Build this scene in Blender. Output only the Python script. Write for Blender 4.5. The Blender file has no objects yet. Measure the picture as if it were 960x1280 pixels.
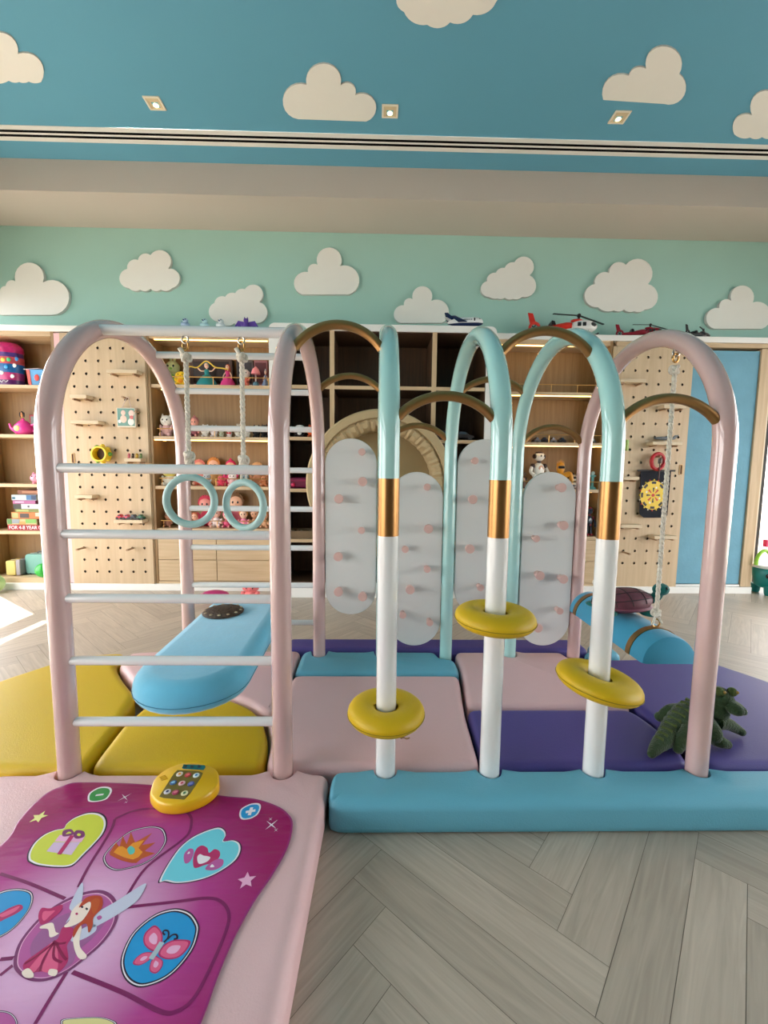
import bpy, bmesh, math, random
from mathutils import Vector, Matrix
random.seed(7)
PI = math.pi
sc = bpy.context.scene
COL = sc.collection

# ------------------------------------------------------------------ camera model
F_PX, TH, RO, YAW = 530.0, 0.0977, 0.0108, 0.0195
def level(x, y, z):
    c, s = math.cos(TH), math.sin(TH); y, z = c*y + s*z, -s*y + c*z
    c, s = math.cos(YAW), math.sin(YAW)
    return Vector((c*x + s*y, -s*x + c*y, z))
def ray(px, py):
    dx, dy = px - 480, py - 640
    c, s = math.cos(RO), math.sin(RO)
    return level((c*dx + s*dy)/F_PX, 1.0, -(-s*dx + c*dy)/F_PX)
def P(px, py, X=None, Y=None, z=None):
    """where the sight line of a photo point meets a plane of the room"""
    d = ray(px, py)
    t = Y/d.y if Y is not None else (X/d.x if X is not None else (z - 1.0)/d.z)
    return Vector((0, 0, 1)) + d*t

cam_d = bpy.data.cameras.new('camera'); cam = bpy.data.objects.new('camera', cam_d); COL.objects.link(cam)
c_, s_ = math.cos(RO), math.sin(RO)
rt, up, fw = level(c_, 0, s_), level(-s_, 0, c_), level(0, 1, 0)
cam.matrix_world = Matrix(((rt.x, up.x, -fw.x, 0), (rt.y, up.y, -fw.y, 0), (rt.z, up.z, -fw.z, 1.0), (0, 0, 0, 1)))
cam_d.sensor_fit = 'HORIZONTAL'; cam_d.sensor_width = 36.0; cam_d.lens = F_PX/960*36.0
cam_d.clip_start = 0.02; cam_d.clip_end = 200
sc.camera = cam

# ------------------------------------------------------------------ materials
def lin(c):
    f = lambda v: v/12.92 if v <= 0.04045 else ((v + 0.055)/1.055)**2.4
    return (f(c[0]/255), f(c[1]/255), f(c[2]/255), 1)
MATS = {}
def mat(name, col, rough=0.5, metal=0.0, var=0.06, scale=12.0, bump=0.0, bscale=60.0, coat=0.0, sheen=0.0, spec=0.5):
    if name in MATS: return MATS[name]
    m = bpy.data.materials.new(name); m.use_nodes = True
    nt = m.node_tree; b = nt.nodes['Principled BSDF']
    b.inputs['Roughness'].default_value = rough; b.inputs['Metallic'].default_value = metal
    b.inputs['Specular IOR Level'].default_value = spec
    if coat: b.inputs['Coat Weight'].default_value = coat; b.inputs['Coat Roughness'].default_value = 0.03
    if sheen: b.inputs['Sheen Weight'].default_value = sheen; b.inputs['Sheen Roughness'].default_value = 0.4
    c = lin(col)
    tc = nt.nodes.new('ShaderNodeTexCoord')
    nz = nt.nodes.new('ShaderNodeTexNoise'); nz.inputs['Scale'].default_value = scale; nz.inputs['Detail'].default_value = 3
    nt.links.new(tc.outputs['Object'], nz.inputs['Vector'])
    mx = nt.nodes.new('ShaderNodeMix'); mx.data_type = 'RGBA'
    mx.inputs[6].default_value = tuple(max(0, v*(1 - var)) for v in c[:3]) + (1,)
    mx.inputs[7].default_value = tuple(min(1, v*(1 + var)) for v in c[:3]) + (1,)
    nt.links.new(nz.outputs['Fac'], mx.inputs[0]); nt.links.new(mx.outputs[2], b.inputs['Base Color'])
    if bump:
        n2 = nt.nodes.new('ShaderNodeTexNoise'); n2.inputs['Scale'].default_value = bscale; n2.inputs['Detail'].default_value = 4
        nt.links.new(tc.outputs['Object'], n2.inputs['Vector'])
        bp = nt.nodes.new('ShaderNodeBump'); bp.inputs['Strength'].default_value = bump; bp.inputs['Distance'].default_value = 0.01
        nt.links.new(n2.outputs['Fac'], bp.inputs['Height']); nt.links.new(bp.outputs['Normal'], b.inputs['Normal'])
    MATS[name] = m
    return m
def wood(name, ca, cb, axis='z', rough=0.5, scale=1.0):
    if name in MATS: return MATS[name]
    m = bpy.data.materials.new(name); m.use_nodes = True
    nt = m.node_tree; b = nt.nodes['Principled BSDF']; b.inputs['Roughness'].default_value = rough
    tc = nt.nodes.new('ShaderNodeTexCoord'); mp = nt.nodes.new('ShaderNodeMapping')
    sv = {'x': (1.2, 22, 22), 'y': (22, 1.2, 22), 'z': (22, 22, 1.2)}[axis]
    mp.inputs['Scale'].default_value = tuple(v*scale for v in sv)
    nz = nt.nodes.new('ShaderNodeTexNoise'); nz.inputs['Scale'].default_value = 2.2; nz.inputs['Detail'].default_value = 6; nz.inputs['Distortion'].default_value = 0.6
    cr = nt.nodes.new('ShaderNodeValToRGB')
    cr.color_ramp.elements[0].position = 0.3; cr.color_ramp.elements[0].color = lin(cb)
    cr.color_ramp.elements[1].position = 0.7; cr.color_ramp.elements[1].color = lin(ca)
    L = nt.links.new
    L(tc.outputs['Object'], mp.inputs['Vector']); L(mp.outputs['Vector'], nz.inputs['Vector']); L(nz.outputs['Fac'], cr.inputs['Fac']); L(cr.outputs['Color'], b.inputs['Base Color'])
    MATS[name] = m
    return m
def glow(name, col, strength):
    if name in MATS: return MATS[name]
    m = bpy.data.materials.new(name); m.use_nodes = True
    b = m.node_tree.nodes['Principled BSDF']
    b.inputs['Base Color'].default_value = lin(col); b.inputs['Emission Color'].default_value = lin(col); b.inputs['Emission Strength'].default_value = strength
    MATS[name] = m
    return m
def col(rgb, rough=0.55):
    """plain toy colour"""
    n = 'toy_%02x%02x%02x_%d' % (rgb[0], rgb[1], rgb[2], int(rough*100))
    return mat(n, rgb, rough, var=0.08, scale=30)
def fuzzy(rgb):
    n = 'plush_%02x%02x%02x' % rgb
    return mat(n, rgb, 0.9, var=0.18, scale=60, bump=0.5, bscale=180, sheen=0.3, spec=0.2)

# ------------------------------------------------------------------ mesh builder
class MB:
    def __init__(s): s.v = []; s.f = []; s.m = []; s.ms = []
    def mi(s, m):
        if m not in s.ms: s.ms.append(m)
        return s.ms.index(m)
    def add(s, vs, fs, m):
        o = len(s.v); k = s.mi(m)
        s.v += [Vector(p) for p in vs]
        for f in fs: s.f.append([o + i for i in f]); s.m.append(k)
        return s
    def box(s, x0, x1, y0, y1, z0, z1, m):
        vs = [(x, y, z) for z in (z0, z1) for y in (y0, y1) for x in (x0, x1)]
        return s.add(vs, [(0, 2, 3, 1), (4, 5, 7, 6), (0, 1, 5, 4), (2, 6, 7, 3), (0, 4, 6, 2), (1, 3, 7, 5)], m)
    def obox(s, c, ax, ay, az, m):
        c, ax, ay, az = map(Vector, (c, ax, ay, az))
        vs = [c + a*ax + b*ay + d*az for d in (-1, 1) for b in (-1, 1) for a in (-1, 1)]
        return s.add(vs, [(0, 2, 3, 1), (4, 5, 7, 6), (0, 1, 5, 4), (2, 6, 7, 3), (0, 4, 6, 2), (1, 3, 7, 5)], m)
    def tube(s, pts, r, m, seg=14, closed=False, caps=True, flat=None):
        pts = [Vector(p) for p in pts]; n = len(pts)
        rs = r if isinstance(r, (list, tuple)) else [r]*n
        tg = []
        for i in range(n):
            a = pts[(i - 1) % n] if (closed or i > 0) else pts[0]
            b = pts[(i + 1) % n] if (closed or i < n - 1) else pts[-1]
            t = (b - a); tg.append(t.normalized() if t.length > 1e-9 else Vector((0, 0, 1)))
        ref = Vector((0, 0, 1)) if abs(tg[0].z) < 0.9 else Vector((1, 0, 0))
        u = (ref - tg[0]*ref.dot(tg[0])).normalized()
        vs = []
        for i in range(n):
            u = (u - tg[i]*u.dot(tg[i])).normalized(); w = tg[i].cross(u)
            for k in range(seg):
                a = 2*PI*k/seg
                vs.append(pts[i] + (u*math.cos(a) + w*math.sin(a)*(flat or 1.0))*rs[i])
        fs = []
        for i in range(n if closed else n - 1):
            j = (i + 1) % n
            for k in range(seg):
                l = (k + 1) % seg
                fs.append((i*seg + k, i*seg + l, j*seg + l, j*seg + k))
        if caps and not closed:
            fs.append(tuple(range(seg - 1, -1, -1))); fs.append(tuple((n - 1)*seg + k for k in range(seg)))
        return s.add(vs, fs, m)
    def lathe(s, prof, m, c=(0, 0, 0), seg=24, axis='z', sx=1.0, sy=1.0, caps=True):
        """prof: (radius, height) pairs from bottom to top"""
        vs = []
        for r, h in prof:
            for k in range(seg):
                a = 2*PI*k/seg; p = (r*math.cos(a)*sx, r*math.sin(a)*sy, h)
                if axis == 'y': p = (p[0], -p[2], p[1])
                if axis == 'x': p = (p[2], p[0], p[1])
                vs.append(Vector(c) + Vector(p))
        fs = []
        for i in range(len(prof) - 1):
            for k in range(seg):
                l = (k + 1) % seg
                fs.append((i*seg + k, i*seg + l, (i + 1)*seg + l, (i + 1)*seg + k))
        if caps:
            fs.append(tuple(range(seg - 1, -1, -1))); n = len(prof) - 1
            fs.append(tuple(n*seg + k for k in range(seg)))
        return s.add(vs, fs, m)
    def ball(s, c, r, m, seg=14, rings=9, rot=None):
        rx, ry, rz = r if isinstance(r, (tuple, list)) else (r, r, r)
        vs = []
        for i in range(1, rings):
            t = PI*i/rings
            for k in range(seg):
                a = 2*PI*k/seg
                vs.append(Vector((rx*math.sin(t)*math.cos(a), ry*math.sin(t)*math.sin(a), -rz*math.cos(t))))
        vs += [Vector((0, 0, -rz)), Vector((0, 0, rz))]
        if rot is not None: vs = [rot @ p for p in vs]
        vs = [Vector(c) + p for p in vs]
        b = (rings - 1)*seg
        fs = []
        for i in range(rings - 2):
            for k in range(seg):
                l = (k + 1) % seg
                fs.append((i*seg + k, i*seg + l, (i + 1)*seg + l, (i + 1)*seg + k))
        for k in range(seg):
            l = (k + 1) % seg
            fs.append((b, l, k)); fs.append((b + 1, (rings - 2)*seg + k, (rings - 2)*seg + l))
        return s.add(vs, fs, m)
    def prism(s, poly, d, m, m_side=None):
        """closed outline of 3-D points pushed along vector d"""
        a = [Vector(p) for p in poly]; d = Vector(d); n = len(a)
        nrm = Vector((0, 0, 0))
        for i in range(n):
            p, q = a[i], a[(i + 1) % n]; nrm += p.cross(q)
        if nrm.dot(d) < 0: a.reverse()
        s.add(a, [tuple(range(n - 1, -1, -1))], m); s.add([p + d for p in a], [tuple(range(n))], m)
        return s.add(a + [p + d for p in a], [(i, (i + 1) % n, n + (i + 1) % n, n + i) for i in range(n)], m_side or m)
    def build(s, name, parent=None, smooth=35, bevel=0.0, sub=0):
        off = Vector((0, 0, 0)); p = parent
        while p is not None: off += p.location; p = p.parent
        me = bpy.data.meshes.new(name)
        me.from_pydata([tuple(v - off) for v in s.v], [], s.f)
        for m in s.ms: me.materials.append(m)
        for i, pl in enumerate(me.polygons): pl.material_index = s.m[i]; pl.use_smooth = bool(smooth)
        me.update()
        bm = bmesh.new(); bm.from_mesh(me); bmesh.ops.remove_doubles(bm, verts=bm.verts, dist=1e-6)
        bm.to_mesh(me); bm.free()
        if smooth: me.set_sharp_from_angle(angle=math.radians(smooth))
        o = bpy.data.objects.new(name, me); COL.objects.link(o)
        if parent is not None: o.parent = parent
        else:
            xs = [v.co for v in me.vertices]
            b = Vector(((min(v.x for v in xs) + max(v.x for v in xs))/2, (min(v.y for v in xs) + max(v.y for v in xs))/2, min(v.z for v in xs)))
            me.transform(Matrix.Translation(-b)); o.location = b
        if bevel:
            md = o.modifiers.new('bevel', 'BEVEL'); md.width = bevel; md.segments = 2; md.limit_method = 'ANGLE'; md.angle_limit = math.radians(40)
        if sub:
            md = o.modifiers.new('sub', 'SUBSURF'); md.levels = sub; md.render_levels = sub
        return o
def tag(o, label, cat, group=None, kind=None):
    if kind: o['kind'] = kind
    o['label'] = label; o['category'] = cat
    if group: o['group'] = group
    return o
def thing(name, label, cat, loc=(0, 0, 0), group=None):
    o = bpy.data.objects.new(name, None); COL.objects.link(o); o.location = loc; o.empty_display_size = 0.05
    return tag(o, label, cat, group)
def struct(o, label, cat):
    o['kind'] = 'structure'; o['label'] = label; o['category'] = cat
    return o
def spline(pts, n=6, closed=True):
    pts = [Vector(p) for p in pts]; N = len(pts); out = []
    for i in range(N if closed else N - 1):
        g = lambda k: pts[k % N] if closed else pts[max(0, min(N - 1, k))]
        a, b, c, d = g(i - 1), g(i), g(i + 1), g(i + 2)
        for k in range(n):
            t = k/n
            out.append(0.5*((2*b) + (c - a)*t + (2*a - 5*b + 4*c - d)*t*t + (3*b - a - 3*c + d)*t**3))
    if not closed: out.append(pts[-1])
    return out
def rrect(x0, x1, z0, z1, r, n=6):
    out = []
    for cx, cz, a0 in ((x1 - r, z1 - r, 0), (x0 + r, z1 - r, 90), (x0 + r, z0 + r, 180), (x1 - r, z0 + r, 270)):
        for k in range(n + 1):
            a = math.radians(a0 + 90*k/n); out.append((cx + r*math.cos(a), cz + r*math.sin(a)))
    return out

# ------------------------------------------------------------------ colours of the place
OAK = wood('oak_veneer', (205, 180, 145), (186, 160, 124), 'z')
OAKX = wood('oak_veneer_across', (205, 180, 145), (186, 160, 124), 'x')
BIRCH = wood('birch_ply', (204, 180, 147), (190, 165, 131), 'z', scale=0.6)
DARKW = wood('dark_brown_lining', (84, 60, 38), (62, 44, 28), 'z')  # dark brown grain for the boards inside the white cabinet
WHITE = mat('white_lacquer', (236, 236, 232), 0.35, var=0.02)
TWHITE = mat('white_tube', (232, 234, 234), 0.2, var=0.02, coat=1.0)
TAQUA = mat('aqua_tube', (168, 216, 213), 0.2, var=0.03, coat=1.0)
TPINK = mat('blush_tube', (204, 172, 168), 0.22, var=0.03, coat=1.0)
GOLD = mat('brushed_brass', (166, 126, 80), 0.32, 1.0, var=0.08, scale=40)
BRONZE = mat('bronze_tube', (172, 132, 84), 0.34, 0.9, var=0.08)
ROPE = mat('cotton_rope', (236, 230, 216), 0.9, var=0.2, scale=120, bump=0.6, bscale=220)
STEEL = mat('steel', (190, 188, 180), 0.3, 1.0)
BRASSW = mat('brass_wire', (205, 160, 95), 0.3, 1.0)
BLACK = mat('black_plastic', (24, 24, 26), 0.4)
BLACKM = mat('black_metal', (20, 20, 22), 0.45)
def leather(name, rgb): return mat(name, rgb, 0.48, var=0.03, scale=5, bump=0.12, bscale=260, spec=0.4)
LPINK = leather('pink_leatherette', (222, 184, 186)); LBLUE = leather('blue_leatherette', (102, 174, 198))
LYEL = leather('yellow_leatherette', (208, 172, 14)); LPUR = leather('purple_leatherette', (78, 68, 138))
LED = glow('warm_led', (255, 200, 112), 5.0)
LEDS = glow('warm_spot', (255, 200, 110), 8.0)
# ================================================================== THE ROOM
YC, YCC, YW, ZC, ZU, YF = 3.447, 3.257, 3.70, 3.15, 2.94, 3.247
XL, XR, YB = -3.20, 4.10, -4.6
def floor_mat():
    m = bpy.data.materials.new('grey_oak_planks'); m.use_nodes = True
    nt = m.node_tree; b = nt.nodes['Principled BSDF']; b.inputs['Roughness'].default_value = 0.42
    L = nt.links.new
    uv = nt.nodes.new('ShaderNodeUVMap'); uv.uv_map = 'plank'
    at = nt.nodes.new('ShaderNodeAttribute'); at.attribute_name = 'tone'
    mp = nt.nodes.new('ShaderNodeMapping'); mp.inputs['Scale'].default_value = (2.4, 34, 1)
    add = nt.nodes.new('ShaderNodeVectorMath'); add.operation = 'ADD'
    sc3 = nt.nodes.new('ShaderNodeVectorMath'); sc3.operation = 'SCALE'; sc3.inputs['Scale'].default_value = 37.0
    L(at.outputs['Color'], sc3.inputs[0]); L(uv.outputs['UV'], add.inputs[0]); L(sc3.outputs[0], add.inputs[1]); L(add.outputs[0], mp.inputs['Vector'])
    nz = nt.nodes.new('ShaderNodeTexNoise'); nz.inputs['Scale'].default_value = 1.5; nz.inputs['Detail'].default_value = 7; nz.inputs['Distortion'].default_value = 1.2
    L(mp.outputs['Vector'], nz.inputs['Vector'])
    cr = nt.nodes.new('ShaderNodeValToRGB')
    cr.color_ramp.elements[0].position = 0.28; cr.color_ramp.elements[0].color = lin((168, 154, 139))
    cr.color_ramp.elements[1].position = 0.72; cr.color_ramp.elements[1].color = lin((192, 177, 161))
    L(nz.outputs['Fac'], cr.inputs['Fac'])
    hs = nt.nodes.new('ShaderNodeHueSaturation')
    mr = nt.nodes.new('ShaderNodeMapRange'); mr.inputs['To Min'].default_value = 0.88; mr.inputs['To Max'].default_value = 1.10
    sp = nt.nodes.new('ShaderNodeSeparateColor'); L(at.outputs['Color'], sp.inputs[0])
    L(sp.outputs[0], mr.inputs['Value']); L(mr.outputs['Result'], hs.inputs['Value']); L(cr.outputs['Color'], hs.inputs['Color'])
    L(hs.outputs['Color'], b.inputs['Base Color'])
    bp = nt.nodes.new('ShaderNodeBump'); bp.inputs['Strength'].default_value = 0.08; bp.inputs['Distance'].default_value = 0.004
    L(nz.outputs['Fac'], bp.inputs['Height']); L(bp.outputs['Normal'], b.inputs['Normal'])
    return m
def make_floor():
    """herringbone parquet: every plank a quad with its own grain"""
    W, N = 0.105, 6; LN = W*N; g = 0.0006; ang = math.radians(48)
    vs, fs, uvs, tone = [], [], [], []
    ca, sa = math.cos(ang), math.sin(ang)
    x0, x1, y0, y1 = XL - 0.1, XR + 0.1, YB - 0.1, YW + 0.1
    def quad(a0, a1, b0, b1, along):
        pts = [(a0 + g, b0 + g), (a1 - g, b0 + g), (a1 - g, b1 - g), (a0 + g, b1 - g)]
        w = [(ca*p - sa*q + .413 + sa*W, sa*p + ca*q + .68 - ca*W) for p, q in pts]
        cx = sum(p[0] for p in w)/4; cy = sum(p[1] for p in w)/4
        if not (x0 < cx < x1 and y0 < cy < y1): return
        k = len(vs); vs.extend((p[0], p[1], 0.0) for p in w); fs.append((k, k + 1, k + 2, k + 3))
        for p, q in pts: uvs.append((p - a0, q - b0) if along == 'a' else (q - b0, p - a0))
        t = .97 if (i == 0 and j == 0 and along == 'b') else random.random(); tone.append((t, random.random(), random.random(), 1))
    R = 70
    for i in range(-R, R):
        for j in range(-14, 14):
            # one horizontal and one vertical plank per lattice node
            a = i*W + j*LN; b = i*W - j*LN
            quad(a, a + LN, b, b + W, 'a')
            quad(a + LN, a + LN + W, b + W - LN, b + W, 'b') if False else None
            quad(a, a + W, b + W, b + W + LN, 'b')
    me = bpy.data.meshes.new('floor'); base = len(vs)
    vs += [(x0, y0, -0.002), (x1, y0, -0.002), (x1, y1, -0.002), (x0, y1, -0.002)]; fs.append((base, base + 1, base + 2, base + 3))
    me.from_pydata(vs, [], fs)
    me.materials.append(floor_mat()); me.materials.append(mat('floor_joint', (112, 103, 92), 0.8))
    me.polygons[len(fs) - 1].material_index = 1
    u = me.uv_layers.new(name='plank')
    for i, c in enumerate(uvs): u.data[i].uv = c
    a = me.color_attributes.new('tone', 'FLOAT_COLOR', 'CORNER')
    for i, t in enumerate(tone):
        for k in range(4): a.data[i*4 + k].color = t
    o = bpy.data.objects.new('floor', me); COL.objects.link(o)
    struct(o, 'grey washed oak herringbone parquet floor', 'floor')
make_floor()

TEAL = mat('teal_wall_paint', (166, 208, 198), 0.75, var=0.03, scale=3)
CBLUE = mat('blue_ceiling_paint', (98, 166, 194), 0.8, var=0.03, scale=2)
GREIGE = mat('greige_paint', (198, 188, 178), 0.8, var=0.02, scale=2)
CREAM = mat('cream_paint', (226, 216, 196), 0.7, var=0.02)
b = MB(); b.box(XL - .15, XR + .15, YB - .15, YF, ZC, ZC + .12, CBLUE); struct(b.build('ceiling', smooth=0), 'blue painted ceiling with white clouds', 'ceiling')
b = MB(); b.box(XL - .15, XR + .15, YF, YW + .15, ZU, ZC + .12, GREIGE); struct(b.build('trim_1', smooth=0), 'greige ceiling bulkhead above the teal wall', 'bulkhead')
b = MB(); b.box(XL - .15, 3.385, YW, YW + .15, 0, ZU, TEAL); b.box(3.385, XR + .15, YW, YW + .15, 2.0, ZU, TEAL); struct(b.build('wall_back', smooth=0), 'teal wall with white clouds above the toy cabinets', 'wall')
def side_wall(name, X, sgn, spans, label):
    b = MB(); t = 0.18
    xa, xb = (X - t, X) if sgn < 0 else (X, X + t)
    ys = [YB - .15] + [v for s in spans for v in s] + [YW]
    for i in range(0, len(ys), 2): b.box(xa, xb, ys[i], ys[i + 1], 0, ZC, CREAM)
    for y0, y1 in spans: b.box(xa, xb, y0, y1, 2.38, ZC, CREAM)
    return struct(b.build(name, smooth=0), label, 'wall')
SL = [(-2.6, 0.9), (1.05, 3.66)]
SR = [(-1.0, 2.9)]
side_wall('wall_left', XL, -1, SL, 'cream left wall pierced by tall windows')
side_wall('wall_right', XR, 1, SR, 'cream right wall pierced by tall windows')
b = MB(); b.box(XL - .15, XR + .15, YB - .15, YB, 0, ZC, mat('taupe_panelling', (120, 104, 88), .6)); struct(b.build('wall_front', smooth=0), 'taupe wall behind the viewpoint', 'wall')
def glass():
    m = bpy.data.materials.new('window_glass'); m.use_nodes = True; nt = m.node_tree
    for n in list(nt.nodes): nt.nodes.remove(n)
    o = nt.nodes.new('ShaderNodeOutputMaterial'); mx = nt.nodes.new('ShaderNodeMixShader')
    t = nt.nodes.new('ShaderNodeBsdfTransparent'); g = nt.nodes.new('ShaderNodeBsdfGlossy'); g.inputs['Roughness'].default_value = 0.02
    mx.inputs[0].default_value = .05
    L = nt.links.new; L(t.outputs[0], mx.inputs[1]); L(g.outputs[0], mx.inputs[2]); L(mx.outputs[0], o.inputs['Surface'])
    return m
GLASS = glass()
k = 1
for X, sgn, spans, side in ((XL, -1, SL, 'left'), (XR, 1, SR, 'right')):
    for y0, y1 in spans:
        xa, xb = (X - .13, X - .07) if sgn < 0 else (X + .07, X + .13)
        b = MB(); fw_ = 0.05
        b.box(xa, xb, y0, y0 + fw_, 0, 2.38, BLACKM); b.box(xa, xb, y1 - fw_, y1, 0, 2.38, BLACKM)
        b.box(xa, xb, y0 + fw_, y1 - fw_, 2.33, 2.38, BLACKM); b.box(xa, xb, y0 + fw_, y1 - fw_, 0, 0.05, BLACKM)
        b.box(xa, xb, y0 + fw_, y1 - fw_, 1.88, 2.08, BLACKM)
        w = b.build('window_%d' % k, bevel=0.004); struct(w, 'tall black framed window number %d on the %s wall' % (k, side), 'window')
        p = MB(); xm = (xa + xb)/2
        p.box(xm - .003, xm + .003, y0 + fw_, y1 - fw_, 0.05, 1.88, GLASS); p.box(xm - .003, xm + .003, y0 + fw_, y1 - fw_, 2.08, 2.33, GLASS)
        p.build('pane', w, smooth=0); k += 1
b = MB(); ya, yb_ = YW + .03, YW + .09
b.box(3.387, 3.47, ya, yb_, 0, 2.0, BLACKM); b.box(XR - .05, XR, ya, yb_, 0, 2.0, BLACKM); b.box(3.47, XR - .05, ya, yb_, 0, .05, BLACKM); b.box(3.47, XR - .05, ya, yb_, 1.95, 2.0, BLACKM)
w = b.build('window_%d' % k, bevel=.004); struct(w, 'narrow black framed window beside the oak end frame', 'window'); p = MB(); p.box(3.47, XR - .05, ya + .027, ya + .033, .05, 1.95, GLASS); p.build('pane', w, smooth=0)
b = MB(); b.box(3.168, 3.385, YW - .03, YW - .0005, 0, 2.0, CREAM); struct(b.build('trim_3', bevel=.002), 'cream jamb of the narrow window', 'trim')
# ground added outside the windows so sun bounce brightens the ceiling
TER = mat('bounce_terrace_stone', (156, 149, 140), 0.9, var=0.1, scale=3)
b = MB(); b.box(-14, XL - .18, -9, 9, -0.12, -0.02, TER); struct(b.build('bounce_terrace_left', smooth=0), 'pale terrace added outside the left windows to bounce sunlight in', 'terrace')
b = MB(); b.box(XR + .18, 14, -9, 9, -0.12, -0.02, TER); b.box(-14, 14, 9, 14, -.12, -.02, TER); b.box(XL - .15, XR + .18, YW + .15, 9, -.12, -.02, TER); struct(b.build('bounce_terrace_right', smooth=0), 'pale terrace added outside the right windows to bounce light in', 'terrace')
LAWN = mat('lawn', (120, 138, 84), 0.95, var=0.3, scale=4)

# ---- ceiling fittings
def to_px(lst, x0=0, y0=0, s=1.0): return [(x0 + x/s, y0 + y/s) for x, y in lst]
t = thing('linear_air_vent', 'long white twin slot air vent across the blue ceiling', 'vent', (0, 3.0, ZC))
zc = ZC
yv0, yv1 = P(480, 168, z=zc).y, P(480, 187, z=zc).y
b = MB(); w_ = (yv1 - yv0)/5
w_ = yv1 - yv0
for u0, u1 in ((0, .27), (.44, .56), (.73, 1)): b.box(XL, XR, yv0 + u0*w_, yv0 + u1*w_, zc - .005, zc, WHITE)
b.build('frame', t, bevel=0.002)
b = MB()
for u0, u1 in ((.27, .44), (.56, .73)): b.box(XL, XR, yv0 + u0*w_, yv0 + u1*w_, zc - .003, zc, mat('slot_black', (8, 8, 9), .9, spec=.1))
b.build('slot', t, smooth=0)
DLT = mat('downlight_trim', (240, 232, 214), 0.5)
for i, (px, py, wh) in enumerate(((193.2, 128.5, 'left'), (487.5, 138.5, 'middle'), (774.5, 146, 'right'))):
    c = P(px, py, z=zc); h = 0.048
    lb = {'left': 'square recessed downlight left of the small middle ceiling cloud', 'middle': 'square recessed downlight right beside the middle ceiling cloud', 'right': 'square recessed downlight under the leaning right ceiling cloud'}[wh]
    t = thing('recessed_downlight', lb, 'ceiling light', (c.x, c.y, zc), 'recessed ceiling downlights')
    b = MB()
    b.box(c.x - h, c.x + h, c.y - h, c.y - h + .01, zc - .006, zc, DLT); b.box(c.x - h, c.x + h, c.y + h - .01, c.y + h, zc - .006, zc, DLT)
    b.box(c.x - h, c.x - h + .01, c.y - h + .01, c.y + h - .01, zc - .006, zc, DLT); b.box(c.x + h - .01, c.x + h, c.y - h + .01, c.y + h - .01, zc - .006, zc, DLT)
    b.build('trim', t, bevel=0.001)
    b = MB(); k_ = h - .01; q = 0.02
    b.add([(c.x - k_, c.y - k_, zc - .005), (c.x + k_, c.y - k_, zc - .005), (c.x + k_, c.y + k_, zc - .005), (c.x - k_, c.y + k_, zc - .005),
           (c.x - q, c.y - q + .015, zc - .001), (c.x + q, c.y - q + .015, zc - .001), (c.x + q, c.y + q + .015, zc - .001), (c.x - q, c.y + q + .015, zc - .001)],
          [(0, 4, 5, 1), (1, 5, 6, 2), (2, 6, 7, 3), (3, 7, 4, 0)], mat('downlight_baffle', (214, 196, 160), 0.5))
    b.build('baffle', t, smooth=0)
    b = MB(); b.lathe([(.016, zc - .004), (.014, zc - .001)], glow('downlight_lamp', (255, 226, 170), 2.5), (c.x, c.y + .015, 0), 16); b.build('lamp', t)

# ---- clouds: outlines given as cusps with the bulge of the lobe that follows each
CLOUD = mat('white_cloud_board', (240, 240, 234), 0.6, var=0.015)
CLEDGE = mat('cloud_board_edge', (206, 206, 200), 0.7, var=0.02)
def lobes(cusps):
    out = []; n = len(cusps)
    for i in range(n):
        x0, y0, bl = cusps[i]; x1, y1, _ = cusps[(i + 1) % n]
        a, d = Vector((x0, y0)), Vector((x1, y1)); ch = d - a; L = ch.length
        if abs(bl) < 0.01: out.append(a); continue
        s = bl*L; R = (L*L/4 + s*s)/(2*s); nrm = Vector((ch.y, -ch.x)).normalized()
        c = (a + d)/2 + nrm*(s - R)
        a0 = math.atan2(a.y - c.y, a.x - c.x); a1 = math.atan2(d.y - c.y, d.x - c.x)
        while a1 < a0: a1 += 2*PI
        if s < R and a1 - a0 > PI: a1 -= 0
        m_ = max(4, int(12*abs(bl) + 5))
        for k in range(m_):
            a_ = a0 + (a1 - a0)*k/m_; out.append(c + Vector((math.cos(a_), math.sin(a_)))*R)
    return out
def wall_cloud(cusps, label, org, s, depth=0.028):
    pts = lobes([(org[0] + x/s, org[1] + y/s, bl) for x, y, bl in cusps])
    poly = [P(p.x, p.y, Y=YW - depth) for p in pts]
    b = MB(); b.prism(poly, (0, depth, 0), CLOUD, CLEDGE)
    tag(b.build('wall_cloud', bevel=0.0), label, 'cloud decoration', 'cloud boards on the teal wall')
def ceil_cloud(cusps, label, org, s, depth=0.008):
    pts = lobes([(org[0] + x/s, org[1] + y/s, bl) for x, y, bl in cusps])
    poly = [P(p.x, p.y, z=ZC - depth) for p in pts]
    b = MB(); b.prism(poly, (0, 0, depth), CLOUD, CLEDGE)
    tag(b.build('ceiling_cloud'), label, 'cloud decoration', 'clouds on the blue ceiling')
o0, o1 = (0, 280), (480, 280)
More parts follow.
